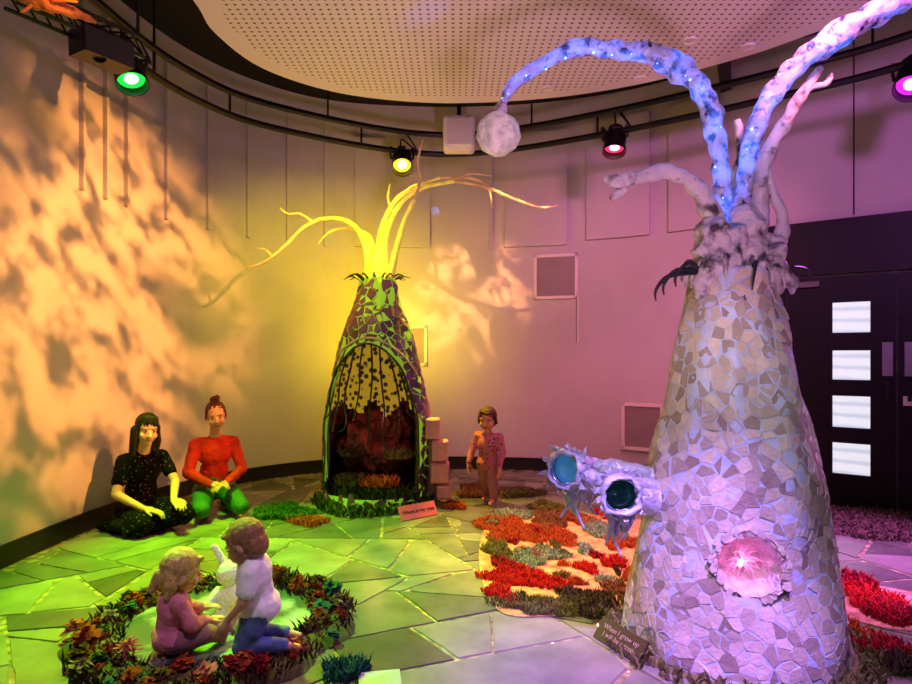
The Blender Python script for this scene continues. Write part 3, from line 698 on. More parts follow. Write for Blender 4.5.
def shag(cx,cy,rx,ry,z0,h,n,irr=.25,blade=.012,seed=0,mound=.35):
    random.seed(seed); vs=[];fs=[]; ph=[U(0,6.28) for _ in range(3)]
    def rad(a): return 1+irr*(math.sin(2*a+ph[0])*.4+math.sin(3*a+ph[1])*.35+math.sin(5*a+ph[2])*.25)
    K=28
    for i in range(K):
        a=2*math.pi*i/K; q=rad(a); vs.append(V((cx+rx*q*math.cos(a),cy+ry*q*math.sin(a),z0)))
    for i in range(K):
        a=2*math.pi*i/K; q=rad(a)*.9; vs.append(V((cx+rx*q*math.cos(a),cy+ry*q*math.sin(a),z0+h*mound)))
    fs.append(tuple(range(K,2*K))); fs.append(tuple(reversed(range(K))))
    for i in range(K): fs.append((i,(i+1)%K,K+(i+1)%K,K+i))
    tn_=[.9]*len(fs)
    for _ in range(n):
        a=U(0,6.28); q=math.sqrt(R())*rad(a)*1.12
        x=cx+rx*q*math.cos(a); y=cy+ry*q*math.sin(a); hh=h*U(.5,1.2); w=blade*U(.6,1.2)
        la=U(0,6.28); lx=math.cos(la)*hh*.6; ly=math.sin(la)*hh*.6; o=len(vs); b=U(0,2)
        for k in range(3):
            vs.append(V((x+w*math.cos(b+2.09*k),y+w*math.sin(b+2.09*k),z0+h*.05)))
        for k in range(3):
            vs.append(V((x+lx*.5+w*.9*math.cos(b+2.09*k),y+ly*.5+w*.9*math.sin(b+2.09*k),z0+hh*.7)))
        vs.append(V((x+lx,y+ly,z0+hh)))
        for k in range(3):
            k2=(k+1)%3; fs.append((o+k,o+k2,o+3+k2,o+3+k)); fs.append((o+3+k,o+3+k2,o+6))
        t_=R(); tn_+=[t_]*6
    return (vs,fs),tn_
def toned(name,c,c2): return M(name,c,.85,tone=True,col2=c2,var=.3,vs=40,spec=.2)
SH={'rust':toned('shag_rust',(215,95,45),(150,60,30)),'brown':toned('shag_brown',(110,65,45),(160,110,80)),'teal':toned('shag_teal',(75,120,120),(190,195,180)),
    'red':toned('shag_red',(225,38,36),(160,20,25)),'olive':toned('shag_olive',(85,80,45),(130,120,75)),'green':toned('shag_green',(40,80,30),(80,120,45)),'crimson':toned('shag_crimson',(190,20,45),(110,12,35)),'dark':toned('shag_dark',(40,32,30),(90,70,55)),'blue':toned('shag_blue',(20,55,95),(50,100,130))}
g,t_=shag(MC.x,MC.y-.03,.40,.38,.10,.12,900,seed=5)
mk('floor_cushion',g,toned('shag_darkgreen',(22,26,12),(70,62,28)),parent=hut,tone=t_,label='dark green shaggy planting inside the hollow')
g=fuse([ell(MC+V((.0,.12,.40)),(.33,.22,.16)),ell(MC+V((-.2,.03,.50)),(.15,.17,.2)),ell(MC+V((.18,.08,.42)),(.14,.16,.14)),ell(MC+V((.02,.22,.66)),(.3,.1,.2))],.012,4)
g=([v+V((noise.noise(v*9),noise.noise(v*9+V((5,0,0))),noise.noise(v*9+V((0,5,0)))))*.06+V((noise.noise(v*24),noise.noise(v*24+V((5,0,0))),noise.noise(v*24+V((0,5,0)))))*.03 for v in g[0]],g[1])
mk('velvet_cushions',g,M('dark_red_velvet',(105,12,18),.7,col2=(24,16,10),vs=9,bump=.8,bs=25),parent=hut,smooth=True,label='crumpled dark red and green cloth heap')
for i,(x,y,rx,ry,z,c) in enumerate(((.05,-.26,.14,.1,.2,'rust'),(-.2,-.2,.12,.1,.2,'dark'),(-.22,-.08,.11,.1,.44,'dark'),(.2,-.1,.12,.12,.42,'olive'))):
    g,t_=shag(MC.x+x,MC.y+y,rx,ry,z,.09,200,seed=60+i,blade=.008)
    mk('foliage_tuft',g,SH[c],parent=hut,tone=t_)
g,t_=shag(MC.x,MC.y,.52,.54,.01,.09,1500,seed=15,irr=.12)
mk('base_fringe',g,toned('shag_fringe',(35,50,22),(80,90,40)),parent=hut,tone=t_,label='dark green shaggy fringe round the base')
m_led=M('ledge_block',(230,150,170),.6,var=.15,vs=10)
for i,(px,py,w,h) in enumerate(((433,428,14,20),(440,450,16,20),(440,472,18,20),(444,491,14,14))):
    c=at(px,py,5.4); hw=w/109/2; hh=h/109/2
    mk('ledge_block',rbox(c,hw,.08,hh,.012,.006),m_led,parent=hut,smooth=True)
mk('ledge_spine',tube([at(419,370,5.5),at(426,410,5.5),at(431,450,5.5),at(434,500,5.5)],[.02,.035,.05,.06],8,6,jit=.4,jf=20),M('ledge_pink',(200,135,155),.6,bump=.8,bs=30),parent=hut,smooth=True)
m_yb=glow_mat('bark_painted_glow',(225,205,120),(235,215,40),.6,9,.3,.75,.5,.9)  # yellow lamp light put into the bark as emission
m_yc=glow_mat('neck_bark_painted_glow',(225,205,120),(225,225,40),1.1,9,.3,.75,.5,.9)  # same painted lamp light, stronger at the neck
m_pb=M('pale_bark',(225,190,140),.6,var=.3,vs=10,bump=.7,bs=30)
sp_=[]
for i in range(18):
    a=2*math.pi*i/18+U(-.1,.1); o=V((math.sin(a),-math.cos(a),0)); c=MC+o*.14+V((0,0,2.03))
    sp_.append(tube([c,c+o*.09+V((0,0,.05)),c+o*U(.12,.2)+V((0,0,U(-.02,.05)))],[.010,.008,.003],5,3))
mk('dark_spikes',join(*sp_),m_bar,parent=hut)
K_=5.5
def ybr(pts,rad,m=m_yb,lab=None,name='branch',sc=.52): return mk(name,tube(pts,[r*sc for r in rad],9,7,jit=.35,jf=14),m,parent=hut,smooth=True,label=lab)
ybr(PX((378,286,K_),(378,262,K_),(380,244,K_)),[.14,.085,.04],m_yc,lab='neck of the tree, yellow lamp light painted in as glow',name='trunk_neck',sc=1)
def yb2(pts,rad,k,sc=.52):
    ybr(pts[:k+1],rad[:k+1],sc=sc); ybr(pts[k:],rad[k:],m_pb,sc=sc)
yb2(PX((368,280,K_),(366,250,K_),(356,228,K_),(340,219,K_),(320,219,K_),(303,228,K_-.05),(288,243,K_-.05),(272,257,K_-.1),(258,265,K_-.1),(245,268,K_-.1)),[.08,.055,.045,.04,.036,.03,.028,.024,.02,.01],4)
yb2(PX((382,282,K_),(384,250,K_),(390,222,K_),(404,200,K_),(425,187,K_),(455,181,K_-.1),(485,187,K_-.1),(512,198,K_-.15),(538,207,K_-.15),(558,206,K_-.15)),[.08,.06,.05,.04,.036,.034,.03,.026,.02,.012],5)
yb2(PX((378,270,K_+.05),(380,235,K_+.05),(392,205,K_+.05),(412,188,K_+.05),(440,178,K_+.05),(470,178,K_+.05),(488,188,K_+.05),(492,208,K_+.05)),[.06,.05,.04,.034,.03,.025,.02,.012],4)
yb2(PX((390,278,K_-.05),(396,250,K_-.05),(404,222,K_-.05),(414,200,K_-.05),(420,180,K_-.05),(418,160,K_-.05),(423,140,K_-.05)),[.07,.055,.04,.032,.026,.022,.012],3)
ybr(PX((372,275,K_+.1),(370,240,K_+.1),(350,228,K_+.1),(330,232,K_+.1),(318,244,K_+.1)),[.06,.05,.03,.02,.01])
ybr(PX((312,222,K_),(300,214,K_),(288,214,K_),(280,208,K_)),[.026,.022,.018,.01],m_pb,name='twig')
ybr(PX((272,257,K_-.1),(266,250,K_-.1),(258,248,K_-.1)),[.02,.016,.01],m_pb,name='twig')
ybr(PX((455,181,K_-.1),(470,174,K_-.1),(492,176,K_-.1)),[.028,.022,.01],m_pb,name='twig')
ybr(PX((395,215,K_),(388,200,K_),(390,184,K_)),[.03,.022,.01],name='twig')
# ------------------------------------------------------------------ signs
def text_geo(txt,size,o,x,y,n,depth=.003):
    cu=bpy.data.curves.new('t','FONT'); cu.body=txt; cu.size=size; cu.align_x='CENTER'; cu.align_y='CENTER'; cu.extrude=depth
    ob=bpy.data.objects.new('t',cu); COL.objects.link(ob); dg=bpy.context.evaluated_depsgraph_get(); me=ob.evaluated_get(dg).to_mesh()
    vs=[V(o)+V(x)*v.co.x+V(y)*v.co.y+V(n)*v.co.z for v in me.vertices]; fs=[tuple(p.vertices) for p in me.polygons]
    ob.evaluated_get(dg).to_mesh_clear(); bpy.data.objects.remove(ob); return vs,fs
def sign(a,b,h,lean,th,mat,tmat,txt,size,lab):
    a=V(a);b=V(b); x=(b-a).normalized(); n=x.cross(V((0,0,1))).normalized()
    if n.y>0: n=-n
    y=(V((0,0,1))-n*lean).normalized(); nn=x.cross(y).normalized()
    if nn.y>0: nn=-nn
    e=mk('sign_board',obox(a,b-a,-nn*th,y*h),mat,label=lab,cat='sign')
    xx=x if x.x>0 else -x
    mk('sign_lettering',text_geo(txt,size,(a+b)/2+y*h*.5+nn*.002,xx,y,nn,.001),tmat,parent=e)
sign(onfloor(402,521,.012),onfloor(438,514,.012),.12,.6,.012,M('sign_red',(225,95,110),.5),M('sign_cream',(60,10,20),.6),'Where is my nose',.042,'small pink-red sign at the foot of the lit tree')
sign(onfloor(593,636,.014),onfloor(637,664,.014),.105,.8,.015,M('sign_wood',(66,42,34),.5,var=.3,vs=12),M('sign_tan',(175,150,120),.6),'When I grow up\nI will be a tree',.034,'dark brown wooden sign leaning beside the mosaic tree')
# ------------------------------------------------------------------ mats and shag patches
m_mat=M('mosaic_mat',(225,170,135),.6,col2=(150,90,68),vs=14,bump=.4,bs=40)
MZ=.012
mp=cr([V((.22,3.15,0)),V((.15,3.8,0)),V((.2,4.5,0)),V((.35,4.95,0)),V((.9,5.05,0)),V((1.5,4.9,0)),V((1.9,4.4,0)),V((2.1,3.75,0)),V((2.5,3.45,0)),V((2.75,3.2,0)),V((2.6,2.95,0)),V((2.1,2.95,0)),V((1.7,3.45,0)),V((1.1,3.4,0)),V((.8,3.15,0)),V((.5,3.08,0))],5,True)
k=len(mp); mk('play_mat',([V((p.x,p.y,.008)) for p in mp]+[V((p.x,p.y,MZ)) for p in mp],[tuple(reversed(range(k))),tuple(range(k,2*k))]+[(i,(i+1)%k,k+(i+1)%k,k+i) for i in range(k)]),m_mat,label='pale peach soft mat with shaggy coral-like patches',cat='mat')
pl=[(515,531,36,11,'rust'),(556,519,22,7,'brown'),(537,557,22,8,'teal'),(498,551,13,9,'olive'),(520,578,33,9,'red'),(500,594,12,8,'red'),(543,607,34,9,'olive'),(588,602,28,10,'dark'),
(600,530,18,7,'teal'),(622,543,14,7,'rust'),(587,569,9,5,'red'),(618,590,12,6,'brown'),(562,538,14,6,'rust'),(615,563,11,5,'red'),(548,508,15,5,'olive'),(512,515,15,5,'teal'),(585,550,7,4,'teal'),(577,583,7,3,'rust'),(504,566,11,6,'crimson'),
(636,575,12,6,'rust'),(580,520,13,5,'rust'),(604,580,7,3,'teal')]
random.seed(88)
for _ in range(24): pl.append((U(490,630),U(512,606),U(2.5,7),U(1.5,3.6),random.choice(['rust','red','teal','olive','brown','dark','crimson'])))
CN={'olive':'olive green','dark':'dark brown'}
for i,(px,py,rx,ry,c) in enumerate(pl):
    z=MZ; y0=onfloor(px,py+ry,z).y; y1=onfloor(px,py-ry,z).y; c0=onfloor(px,py,z); X=rx*c0.y/FL; yc=(y0+y1)/2
    n=int(min(3200,max(60,X*(y1-y0)*34000)))
    g,t_=shag(c0.x,yc,X,(y1-y0)/2,z,.030,n,seed=i+30,blade=.0042,irr=.6,mound=.18)
    mk('shag_patch',g,SH[c],tone=t_,label='shaggy %s fabric tufts on the peach mat'%CN.get(c,c),cat='rug patch',group='shaggy coral patches')
pl2=[(872,602,24,14,'red'),(897,618,20,13,'crimson'),(858,582,11,7,'crimson'),(880,648,24,9,'crimson'),(903,668,22,8,'dark'),(282,514,26,7,'green'),(308,523,16,3.5,'rust'),(480,492,22,5,'brown'),(345,672,22,8,'blue'),(520,494,18,4,'olive'),(453,507,10,3,'rust'),(853,632,12,12,'rust')]
for i,(px,py,rx,ry,c) in enumerate(pl2):
    z=.008
    y0=onfloor(px,py+ry,z).y; y1=onfloor(px,py-ry,z).y; c0=onfloor(px,py,z); X=rx*c0.y/FL; yc=(y0+y1)/2
    g,t_=shag(c0.x,yc,X,(y1-y0)/2,z,.045,int(min(2400,max(60,X*(y1-y0)*24000))),seed=i+70,blade=.006,irr=.45,mound=.2)
    mk('shag_patch',g,SH[c],tone=t_,label='shaggy %s fabric tufts on the paved floor'%CN.get(c,c),cat='rug patch',group='shaggy coral patches')
g,t_=shag(3.35,4.75,.6,.42,.009,.04,2200,seed=99,irr=.1,blade=.012)
mk('doormat',g,toned('doormat_brown',(70,50,45),(105,80,70)),tone=t_,label='brown shaggy mat in front of the black doors',cat='mat')
g,t_=shag(BC.x,BC.y,.53,.53,.009,.05,1500,seed=98,irr=.08,blade=.01)
mk('base_fringe',g,SH['olive'],parent=tree,tone=t_,label='olive shaggy fringe round the cone base')
# ------------------------------------------------------------------ play pond with fabric flowers
PC=V((-1.17,2.97,0))
pond=empty('play_pond',PC,'low round play pit with olive shaggy bank and pale shiny base','play pit')
mk('pond_bank',lathe([(.66,.008),(.65,.015),(.62,.028),(.58,.040),(.54,.046),(.50,.045),(.46,.038),(.44,.03),(.44,.01)],PC,seg=64,jit=.10,jf=5),M('bank_fabric',(70,62,40),.9,var=.4,vs=9,bump=.5,bs=18),parent=pond,smooth=True)
mk('pond_base',lathe([(0,.036),(.3,.036),(.47,.036),(.47,.01),(0,.01)],PC,seg=48),M('pond_base',(70,90,82),.18,col2=(170,185,175),vs=4,thr=(.45,.62)),parent=pond)
random.seed(71)
vs=[];fs=[];tn2=[]
for _ in range(1500):
    a=U(0,6.283); r=U(.43,.65)+.02*math.sin(a*5); x=PC.x+r*math.cos(a); y=PC.y+r*math.sin(a); z0=.02; hh=U(.03,.07); w=.005; la=U(0,6.28); lx=math.cos(la)*hh*.7; ly=math.sin(la)*hh*.7; o=len(vs)
    for k in range(3): vs.append(V((x+w*math.cos(2.09*k),y+w*math.sin(2.09*k),z0)))
    for k in range(3): vs.append(V((x+lx*.5+w*math.cos(2.09*k),y+ly*.5+w*math.sin(2.09*k),z0+hh*.65)))
    vs.append(V((x+lx,y+ly,z0+hh)))
    for k in range(3): k2=(k+1)%3; fs.append((o+k,o+k2,o+3+k2,o+3+k)); fs.append((o+3+k,o+3+k2,o+6))
    tn2+=[R()]*6
mk('bank_shag',(vs,fs),toned('bank_shag_red',(95,28,26),(50,38,28)),parent=pond,tone=tn2,kind='stuff',label='dark red-brown shaggy fringe on the bank')
def rosette(seed,s=1,kind=0):
    random.seed(seed); gs=[]
    for lay in range(4):
        n=9-lay; L_=(.07-.010*lay)*s
        for i in range(n):
            a=2*math.pi*i/n+lay*.4+U(-.25,.25); o=V((math.cos(a),math.sin(a),0)); t=V((-math.sin(a),math.cos(a),0)); up=.15+lay*.28+U(-.1,.2); L2=L_*U(.7,1.2)
            w=L2*(.36,.24,.11)[kind]; p0=V((0,0,.01+.005*lay)); p1=p0+o*L2*.5+V((0,0,L2*up*.8)); p2=p0+o*L2+V((0,0,L2*up*U(.2,1.1)))
            v=[p0-t*w*.3,p0+t*w*.3,p1+t*w,p1-t*w,p2+t*w*.7,p2-t*w*.7,p2+o*L2*.12]
            b=[q-V((0,0,.003)) for q in v]
            gs.append((v+b,[(0,1,2,3),(3,2,4,5),(5,4,6),(8,7,10,9),(9,10,12,11),(11,12,13),(0,3,10,7),(3,5,12,10),(5,6,13,12),(6,4,11,13),(4,2,9,11),(2,1,8,9),(1,0,7,8)]))
    return join(*gs)
FC=[('dark red',(125,18,24)),('brown',(80,44,32)),('rust red',(150,50,32)),('teal',(40,80,80)),('crimson',(145,18,42)),('mauve grey',(125,95,105)),('pink',(185,80,100)),('dark',(34,24,24))]
proto=[]
for i,(nm,c) in enumerate(FC):
    for kd in (0,1,2):
        g=rosette(i*3+kd+1,.56,kd); me=bpy.data.meshes.new('fabric_flower'); me.from_pydata([tuple(v) for v in g[0]],[],g[1]); me.update()
        me.materials.append(M('flower_'+nm.replace(' ','_'),c,.85,var=.5,vs=40,spec=.2)); proto.append((nm,me))
random.seed(33)
for ringr,nn in ((.465,40),(.52,44),(.575,44),(.62,34)):
    for i in range(nn):
        if R()<(.5 if ringr>.6 else .28): continue
        a=2*math.pi*(i+U(-.5,.5))/nn; r=ringr+U(-.035,.035)
        nm,me=random.choice(proto[:9] if R()<.4 else proto)
        ob=bpy.data.objects.new('fabric_flower',me); COL.objects.link(ob)
        ob.location=PC+V((r*math.cos(a),r*math.sin(a),.040+U(0,.012))); ob.rotation_euler=(U(-.6,.6),U(-.6,.6),U(0,6.28)); s=U(.5,1.4); ob.scale=(s,s,s*U(.7,1.2))
        tag(ob,'%s fabric flower on the bank of the play pit'%nm,'fabric flower',None,'fabric flowers round the play pit')
# ------------------------------------------------------------------ people
def frame(f,tilt=0,roll=0):
    f=V((f[0],f[1],0)).normalized(); l=V((-f.y,f.x,0)); u=V((0,0,1))
    f2=(f*math.cos(tilt)-u*math.sin(tilt)).normalized(); u2=(u*math.cos(tilt)+f*math.sin(tilt)).normalized()
    l2=(l*math.cos(roll)+u2*math.sin(roll)).normalized()
    u3=f2.cross(l2)
    if u3.z<0: u3=-u3
    return l2,f2,u3
def head(c,fr,s,baby=False):
    l,f,u=fr; P=lambda a,b,z:c+l*a*s+f*b*s+u*z*s; Rr=lambda *r:tuple(x*s for x in r)
    ck=1.12 if baby else 1
    ps=[ell(P(0,-.012,.032),Rr(.076*ck,.094,.086),fr),ell(P(0,.022,-.028),Rr(.061*ck,.068,.079 if not baby else .068),fr),ell(P(0,.05,-.083 if not baby else -.07),Rr(.03,.028,.024),fr),
        rc(P(0,.087,.004),P(0,.103,-.028),.007*s,.011*s),ell(P(.010,.092,-.031),Rr(.008,.008,.006),fr),ell(P(-.010,.092,-.031),Rr(.008,.008,.006),fr),
        ell(P(.03,.074,.024),Rr(.024,.009,.007),fr),ell(P(-.03,.074,.024),Rr(.024,.009,.007),fr),ell(P(.036,.056,-.03),Rr(.027,.026,.026),fr),ell(P(-.036,.056,-.03),Rr(.027,.026,.026),fr),
        ell(P(0,.078,-.055),Rr(.025,.013,.014),fr),
        ell(P(.076*ck,-.008,-.01),Rr(.009,.018,.028),fr),ell(P(-.076*ck,-.008,-.01),Rr(.009,.018,.028),fr)]
    return ps,P,Rr
m_eyew=M('eye_white',(105,92,86),.6,spec=.1); m_iris=M('iris_dark',(24,14,10),.5,spec=.2); m_lips=M('lips',(150,52,52),.5); m_brow=M('eyebrow',(48,30,22),.8)
def face_parts(body,P,Rr,fr):
    for sx in (-1,1):
        e=ell(P(.029*sx,.0815,.006),Rr(.0115,.0045,.0042),fr,12); i=ell(P(.029*sx,.0845,.006),Rr(.0062,.0026,.0045),fr,10)
        mk('eye',join(e,i),[m_eyew,m_iris],parent=body,smooth=True,midx=[0]*len(e[1])+[1]*len(i[1]))
        mk('eyebrow',tube([P(.013*sx,.086,.025),P(.03*sx,.085,.030),P(.046*sx,.075,.026)],[.0018,.0024,.0014],6,3),m_brow,parent=body,smooth=True)
    mk('lips',tube([P(-.024,.080,-.047),P(-.010,.091,-.055),P(.010,.091,-.055),P(.024,.080,-.047)],[.0015,.004,.004,.0015],8,4),m_lips,parent=body,smooth=True)
def hand(w,hd,pn,k,curl=.5,side=1):
    hd=V(hd).normalized(); pn=(V(pn)-hd*V(pn).dot(hd)).normalized(); sd=hd.cross(pn)*side
    ps=[rc(w,w+hd*.05*k,.024*k,.027*k),ell(w+hd*.055*k,(.040*k,.046*k,.017*k),(sd,hd,pn))]
    Ls=[.9,1,.95,.75]
    for i in range(4):
        b=w+hd*.09*k+sd*(i-1.5)*.022*k*-1; Lf=Ls[i]; d1=(hd+pn*curl*.5).normalized(); d2=(hd+pn*curl*1.4).normalized(); d3=(hd*.6+pn*curl*2).normalized()
        p1=b+d1*.036*k*Lf; p2=p1+d2*.028*k*Lf; p3=p2+d3*.02*k*Lf
        ps+=[rc(b-hd*.01*k,p1,.0095*k,.0088*k,8),rc(p1,p2,.0088*k,.008*k,8),rc(p2,p3,.008*k,.007*k,8)]
    tb=w+hd*.03*k+sd*.03*k; t1=tb+(hd*.7+sd*.7+pn*.2)*.035*k; t2=t1+(hd*.9+sd*.25+pn*.4)*.03*k
    ps+=[rc(tb,t1,.013*k,.011*k,8),rc(t1,t2,.011*k,.009*k,8)]
    return ps
def bodyparts(J,k,fr,grow=0):
    l,f,u=fr; g=grow; tf=(l,f,u)
    def E(c,a,b,z): return ell(c,(a*k+g,b*k+g,z*k+g),tf)
    torso=[rc(J['pelvis'],J['belly'],.105*k+g,.085*k+g),E(J['pelvis'],.15,.115,.10),E(J['belly'],.108,.085,.12),E(J['chest'],.132,.095,.135),rc(J['belly'],J['chest'],.09*k+g,.092*k+g)]
    for s in 'LR':
        torso.append(rc(J['chest']+u*.07*k,J['sh'+s],.062*k+g,.043*k+g))
    arms=[];legs=[];feet=[]
    for s in 'LR':
        arms+=[rc(J['sh'+s],J['el'+s],.043*k+g,.034*k+g),rc(J['el'+s],J['wr'+s],.034*k+g,.024*k+g)]
        legs+=[rc(J['hip'+s],J['kn'+s],.084*k+g,.056*k+g),rc(J['kn'+s],J['an'+s],.056*k+g,.036*k+g)]
        feet+=[rc(J['an'+s],J['an'+s]+(J['to'+s]-J['an'+s])*.2,.036*k+g,.033*k+g),rc(J['an'+s],J['to'+s],.033*k+g,.022*k+g)]
    neck=[rc(J['chest']+u*.09*k,J['head']-u*.04*k,.048*k,.045*k)]
    return dict(torso=torso,arms=arms,legs=legs,feet=feet,neck=neck)
def local(base,f):
    f=V((f[0],f[1],0)).normalized(); l=V((-f.y,f.x,0)); base=V(base)
    return lambda a,b,z: base+l*a+f*b+V((0,0,z))
def make_person(base,f,J,k,hs,headfr,lab,skin,cloth,hair,handspec,vox=.005,baby=False):
    fr=frame(f); B_=bodyparts(J,k,fr); hp,P,Rr=head(J['head'],headfr,hs,baby)
    prims=sum([B_[x] for x in ('torso','arms','legs','feet','neck')],[])+hp
    for (s,hd,pn,curl,side) in handspec: prims+=hand(J['wr'+s],hd,pn,k,curl,side)
    g=fuse(prims,vox,5)
    ob=mk('person',g,skin,loc=base,label=lab,cat='person',smooth=True)
    face_parts(ob,P,Rr,headfr)
    for nm,fn,mat in cloth:
        g=fuse(fn(fr),.007 if not baby else .006,5)
        g=([v+V((noise.noise(v*16),noise.noise(v*16+V((7,0,0))),noise.noise(v*16+V((0,7,0)))))*(.006 if baby else .007)+V((noise.noise(v*38),noise.noise(v*38+V((7,0,0))),noise.noise(v*38+V((0,7,0)))))*(.002 if baby else .003) for v in g[0]],g[1])
        mk(nm,g,mat,parent=ob,smooth=True)
    for nm,fn,mat in hair:
        g=fuse(fn(P,Rr,headfr),.0045,4)
        g=([v+V((noise.noise(V((v.x*50,v.y*50,v.z*9))),noise.noise(V((v.x*50+5,v.y*50,v.z*9))),0))*(.003 if baby else .005) for v in g[0]],g[1])
        mk(nm,g,mat,parent=ob,smooth=True)
    return ob
m_skin=M('skin_fair',(205,140,118),.65,sub=.1,spec=.2,var=.05,vs=14); m_skin2=M('skin_light',(216,156,136),.65,sub=.1,spec=.2,var=.05,vs=14)
def hairmat(nm,c): return M(nm,c,.55,var=.35,vs=50,bump=.35,bs=120,spec=.3)
DZ=V((0,0,-1))
W2b=V((-2.10,5.2,.01)); f2=(.5,-.85); p=local(W2b,f2); o_=p(0,0,0)
J2=dict(pelvis=p(0,0,.2),belly=p(0,.02,.34),chest=p(0,.05,.51),head=p(0,.12,.82),shL=p(.15,.05,.585),shR=p(-.15,.05,.585),elL=p(.215,.1,.35),elR=p(-.215,.1,.35),wrL=p(.06,.29,.28),wrR=p(-.07,.29,.28),
  hipL=p(.085,.02,.18),hipR=p(-.085,.02,.18),knL=p(.15,.4,.1),knR=p(-.15,.4,.1),anL=p(.1,0,.05),anR=p(-.1,0,.05),toL=p(.07,-.15,.03),toR=p(-.07,-.15,.03))
def top_red(fr):
    b=bodyparts(J2,1,fr,.012); l,f,u=fr
    return b['torso']+b['arms']+[rc(J2['chest']+u*.08,J2['chest']+u*.12+f*.01,.068,.054)]
def trousers2(fr):
    b=bodyparts(J2,1,fr,.012); return b['legs']+b['torso'][:2]
def bunhair(P,Rr,fr): return [ell(P(0,-.022,.042),Rr(.081,.095,.086),fr),ell(P(0,-.055,.0),Rr(.074,.061,.078),fr),ell(P(0,-.03,.135),Rr(.036,.036,.030),fr),ell(P(.02,-.045,.14),Rr(.025,.025,.028),fr),rc(P(.069,.02,.04),P(.076,.0,-.01),.011,.008),rc(P(-.069,.02,.04),P(-.076,.0,-.01),.011,.008)]
make_person(W2b,f2,J2,1,1.04,frame((.42,-.9),.14,.08),'woman in red jumper and green trousers kneeling, hair in bun',m_skin,
  [('jumper',top_red,M('jumper_red',(200,44,26),.85,var=.12,vs=30,bump=.3,bs=120,spec=.2)),('trousers',trousers2,M('trousers_green',(36,100,44),.8,var=.15,vs=12))],
  [('hair',bunhair,hairmat('hair_auburn',(80,26,18)))],
  [('L',p(-.1,.08,0)-o_+V((0,0,-.01)),DZ,.4,1),('R',p(.1,.06,0)-o_,DZ,.4,-1)])
W1b=V((-2.51,4.76,.01)); f1=(.72,-.69); p=local(W1b,f1); o_=p(0,0,0)
J1=dict(pelvis=p(0,0,.13),belly=p(0,.03,.28),chest=p(0,.07,.45),head=p(0,.16,.76),shL=p(.14,.08,.53),shR=p(-.14,.08,.53),elL=p(.19,.22,.34),elR=p(-.21,.13,.29),wrL=p(.1,.42,.25),wrR=p(-.08,.33,.19),
  hipL=p(.08,.02,.13),hipR=p(-.08,.02,.13),knL=p(.2,.36,.11),knR=p(-.12,.38,.09),anL=p(-.1,.3,.06),anR=p(-.2,.1,.05),toL=p(-.2,.34,.04),toR=p(-.26,-.02,.03))
p1=p
def dress(fr):
    b=bodyparts(J1,1,fr,.012)
    arms=[rc(J1['shL'],J1['shL'].lerp(J1['elL'],.6),.054,.052),rc(J1['shR'],J1['shR'].lerp(J1['elR'],.6),.054,.052)]
    return b['torso']+arms+[rc(J1['hipL'],J1['knL'],.11,.085),rc(J1['hipR'],J1['knR'],.11,.085),rc(J1['knL'],J1['anL'],.08,.06),rc(J1['knR'],J1['anR'],.072,.055),rc(J1['anL'],J1['toL'],.05,.035),rc(J1['anR'],J1['toR'],.05,.035),ell(p1(-.02,.2,.07),(.25,.22,.06),fr)]
def longhair(P,Rr,fr):
    ps=[ell(P(0,-.02,.043),Rr(.084,.097,.087),fr),ell(P(0,-.05,-.02),Rr(.083,.058,.1),fr)]
    for s in (-1,1):
        ps+=[rc(P(.072*s,.02,.03),P(.080*s,.028,-.07),.018,.02),rc(P(.080*s,.028,-.07),P(.078*s,.045,-.18),.022,.012),rc(P(.05*s,-.06,-.02),P(.06*s,-.07,-.2),.05,.028)]
    for x in (-.045,-.02,.005,.03,.05): ps.append(rc(P(x*.8,.055,.105),P(x,.080,.054),.016,.006))
    return ps
m_dress=voro_mat('floral_black',(130,95,100),(8,7,10),38,.14,rough=.9,soft=.06,spec=.1)
make_person(W1b,f1,J1,1,1.02,frame((.66,-.75),.15,-.08),'woman with long dark hair in black floral dress sitting on floor',m_skin2,
  [('dress',dress,m_dress)],[('hair',longhair,hairmat('hair_black',(22,12,10)))],
  [('L',p(.0,.12,-.02)-o_,DZ,.35,1),('R',p(.08,.07,-.02)-o_,DZ,.5,-1)])
def babyhair(P,Rr,fr): return [ell(P(0,-.02,.04),Rr(.092,.099,.09),fr),ell(P(0,-.05,-.01),Rr(.086,.063,.083),fr),rc(P(.078,.02,.03),P(.086,-.01,-.03),.012,.012),rc(P(-.078,.02,.03),P(-.086,-.01,-.03),.012,.012),rc(P(-.04,.06,.09),P(.03,.075,.075),.014,.010)]
def pigtail(P,Rr,fr): return babyhair(P,Rr,fr)+[rc(P(0,-.1,-.02),P(0,-.11,-.09),.03,.02),rc(P(.06,-.05,-.04),P(.065,-.05,-.1),.03,.02),rc(P(-.06,-.05,-.04),P(-.065,-.05,-.1),.03,.02)]
Gb=V((-1.26,2.66,.04)); fg=(.7,.6); p=local(Gb,fg); o_=p(0,0,0)
JG=dict(pelvis=p(0,0,.065),belly=p(0,.005,.12),chest=p(0,.01,.185),head=p(0,.04,.335),shL=p(.085,.01,.225),shR=p(-.085,.01,.225),elL=p(.12,.06,.15),elR=p(-.12,.05,.14),wrL=p(.07,.14,.13),wrR=p(-.07,.13,.115),
 hipL=p(.045,.0,.06),hipR=p(-.045,.0,.06),knL=p(.12,.11,.08),knR=p(-.11,.11,.08),anL=p(.06,.2,.035),anR=p(-.06,.19,.035),toL=p(.05,.25,.05),toR=p(-.05,.24,.05))
kb=.62
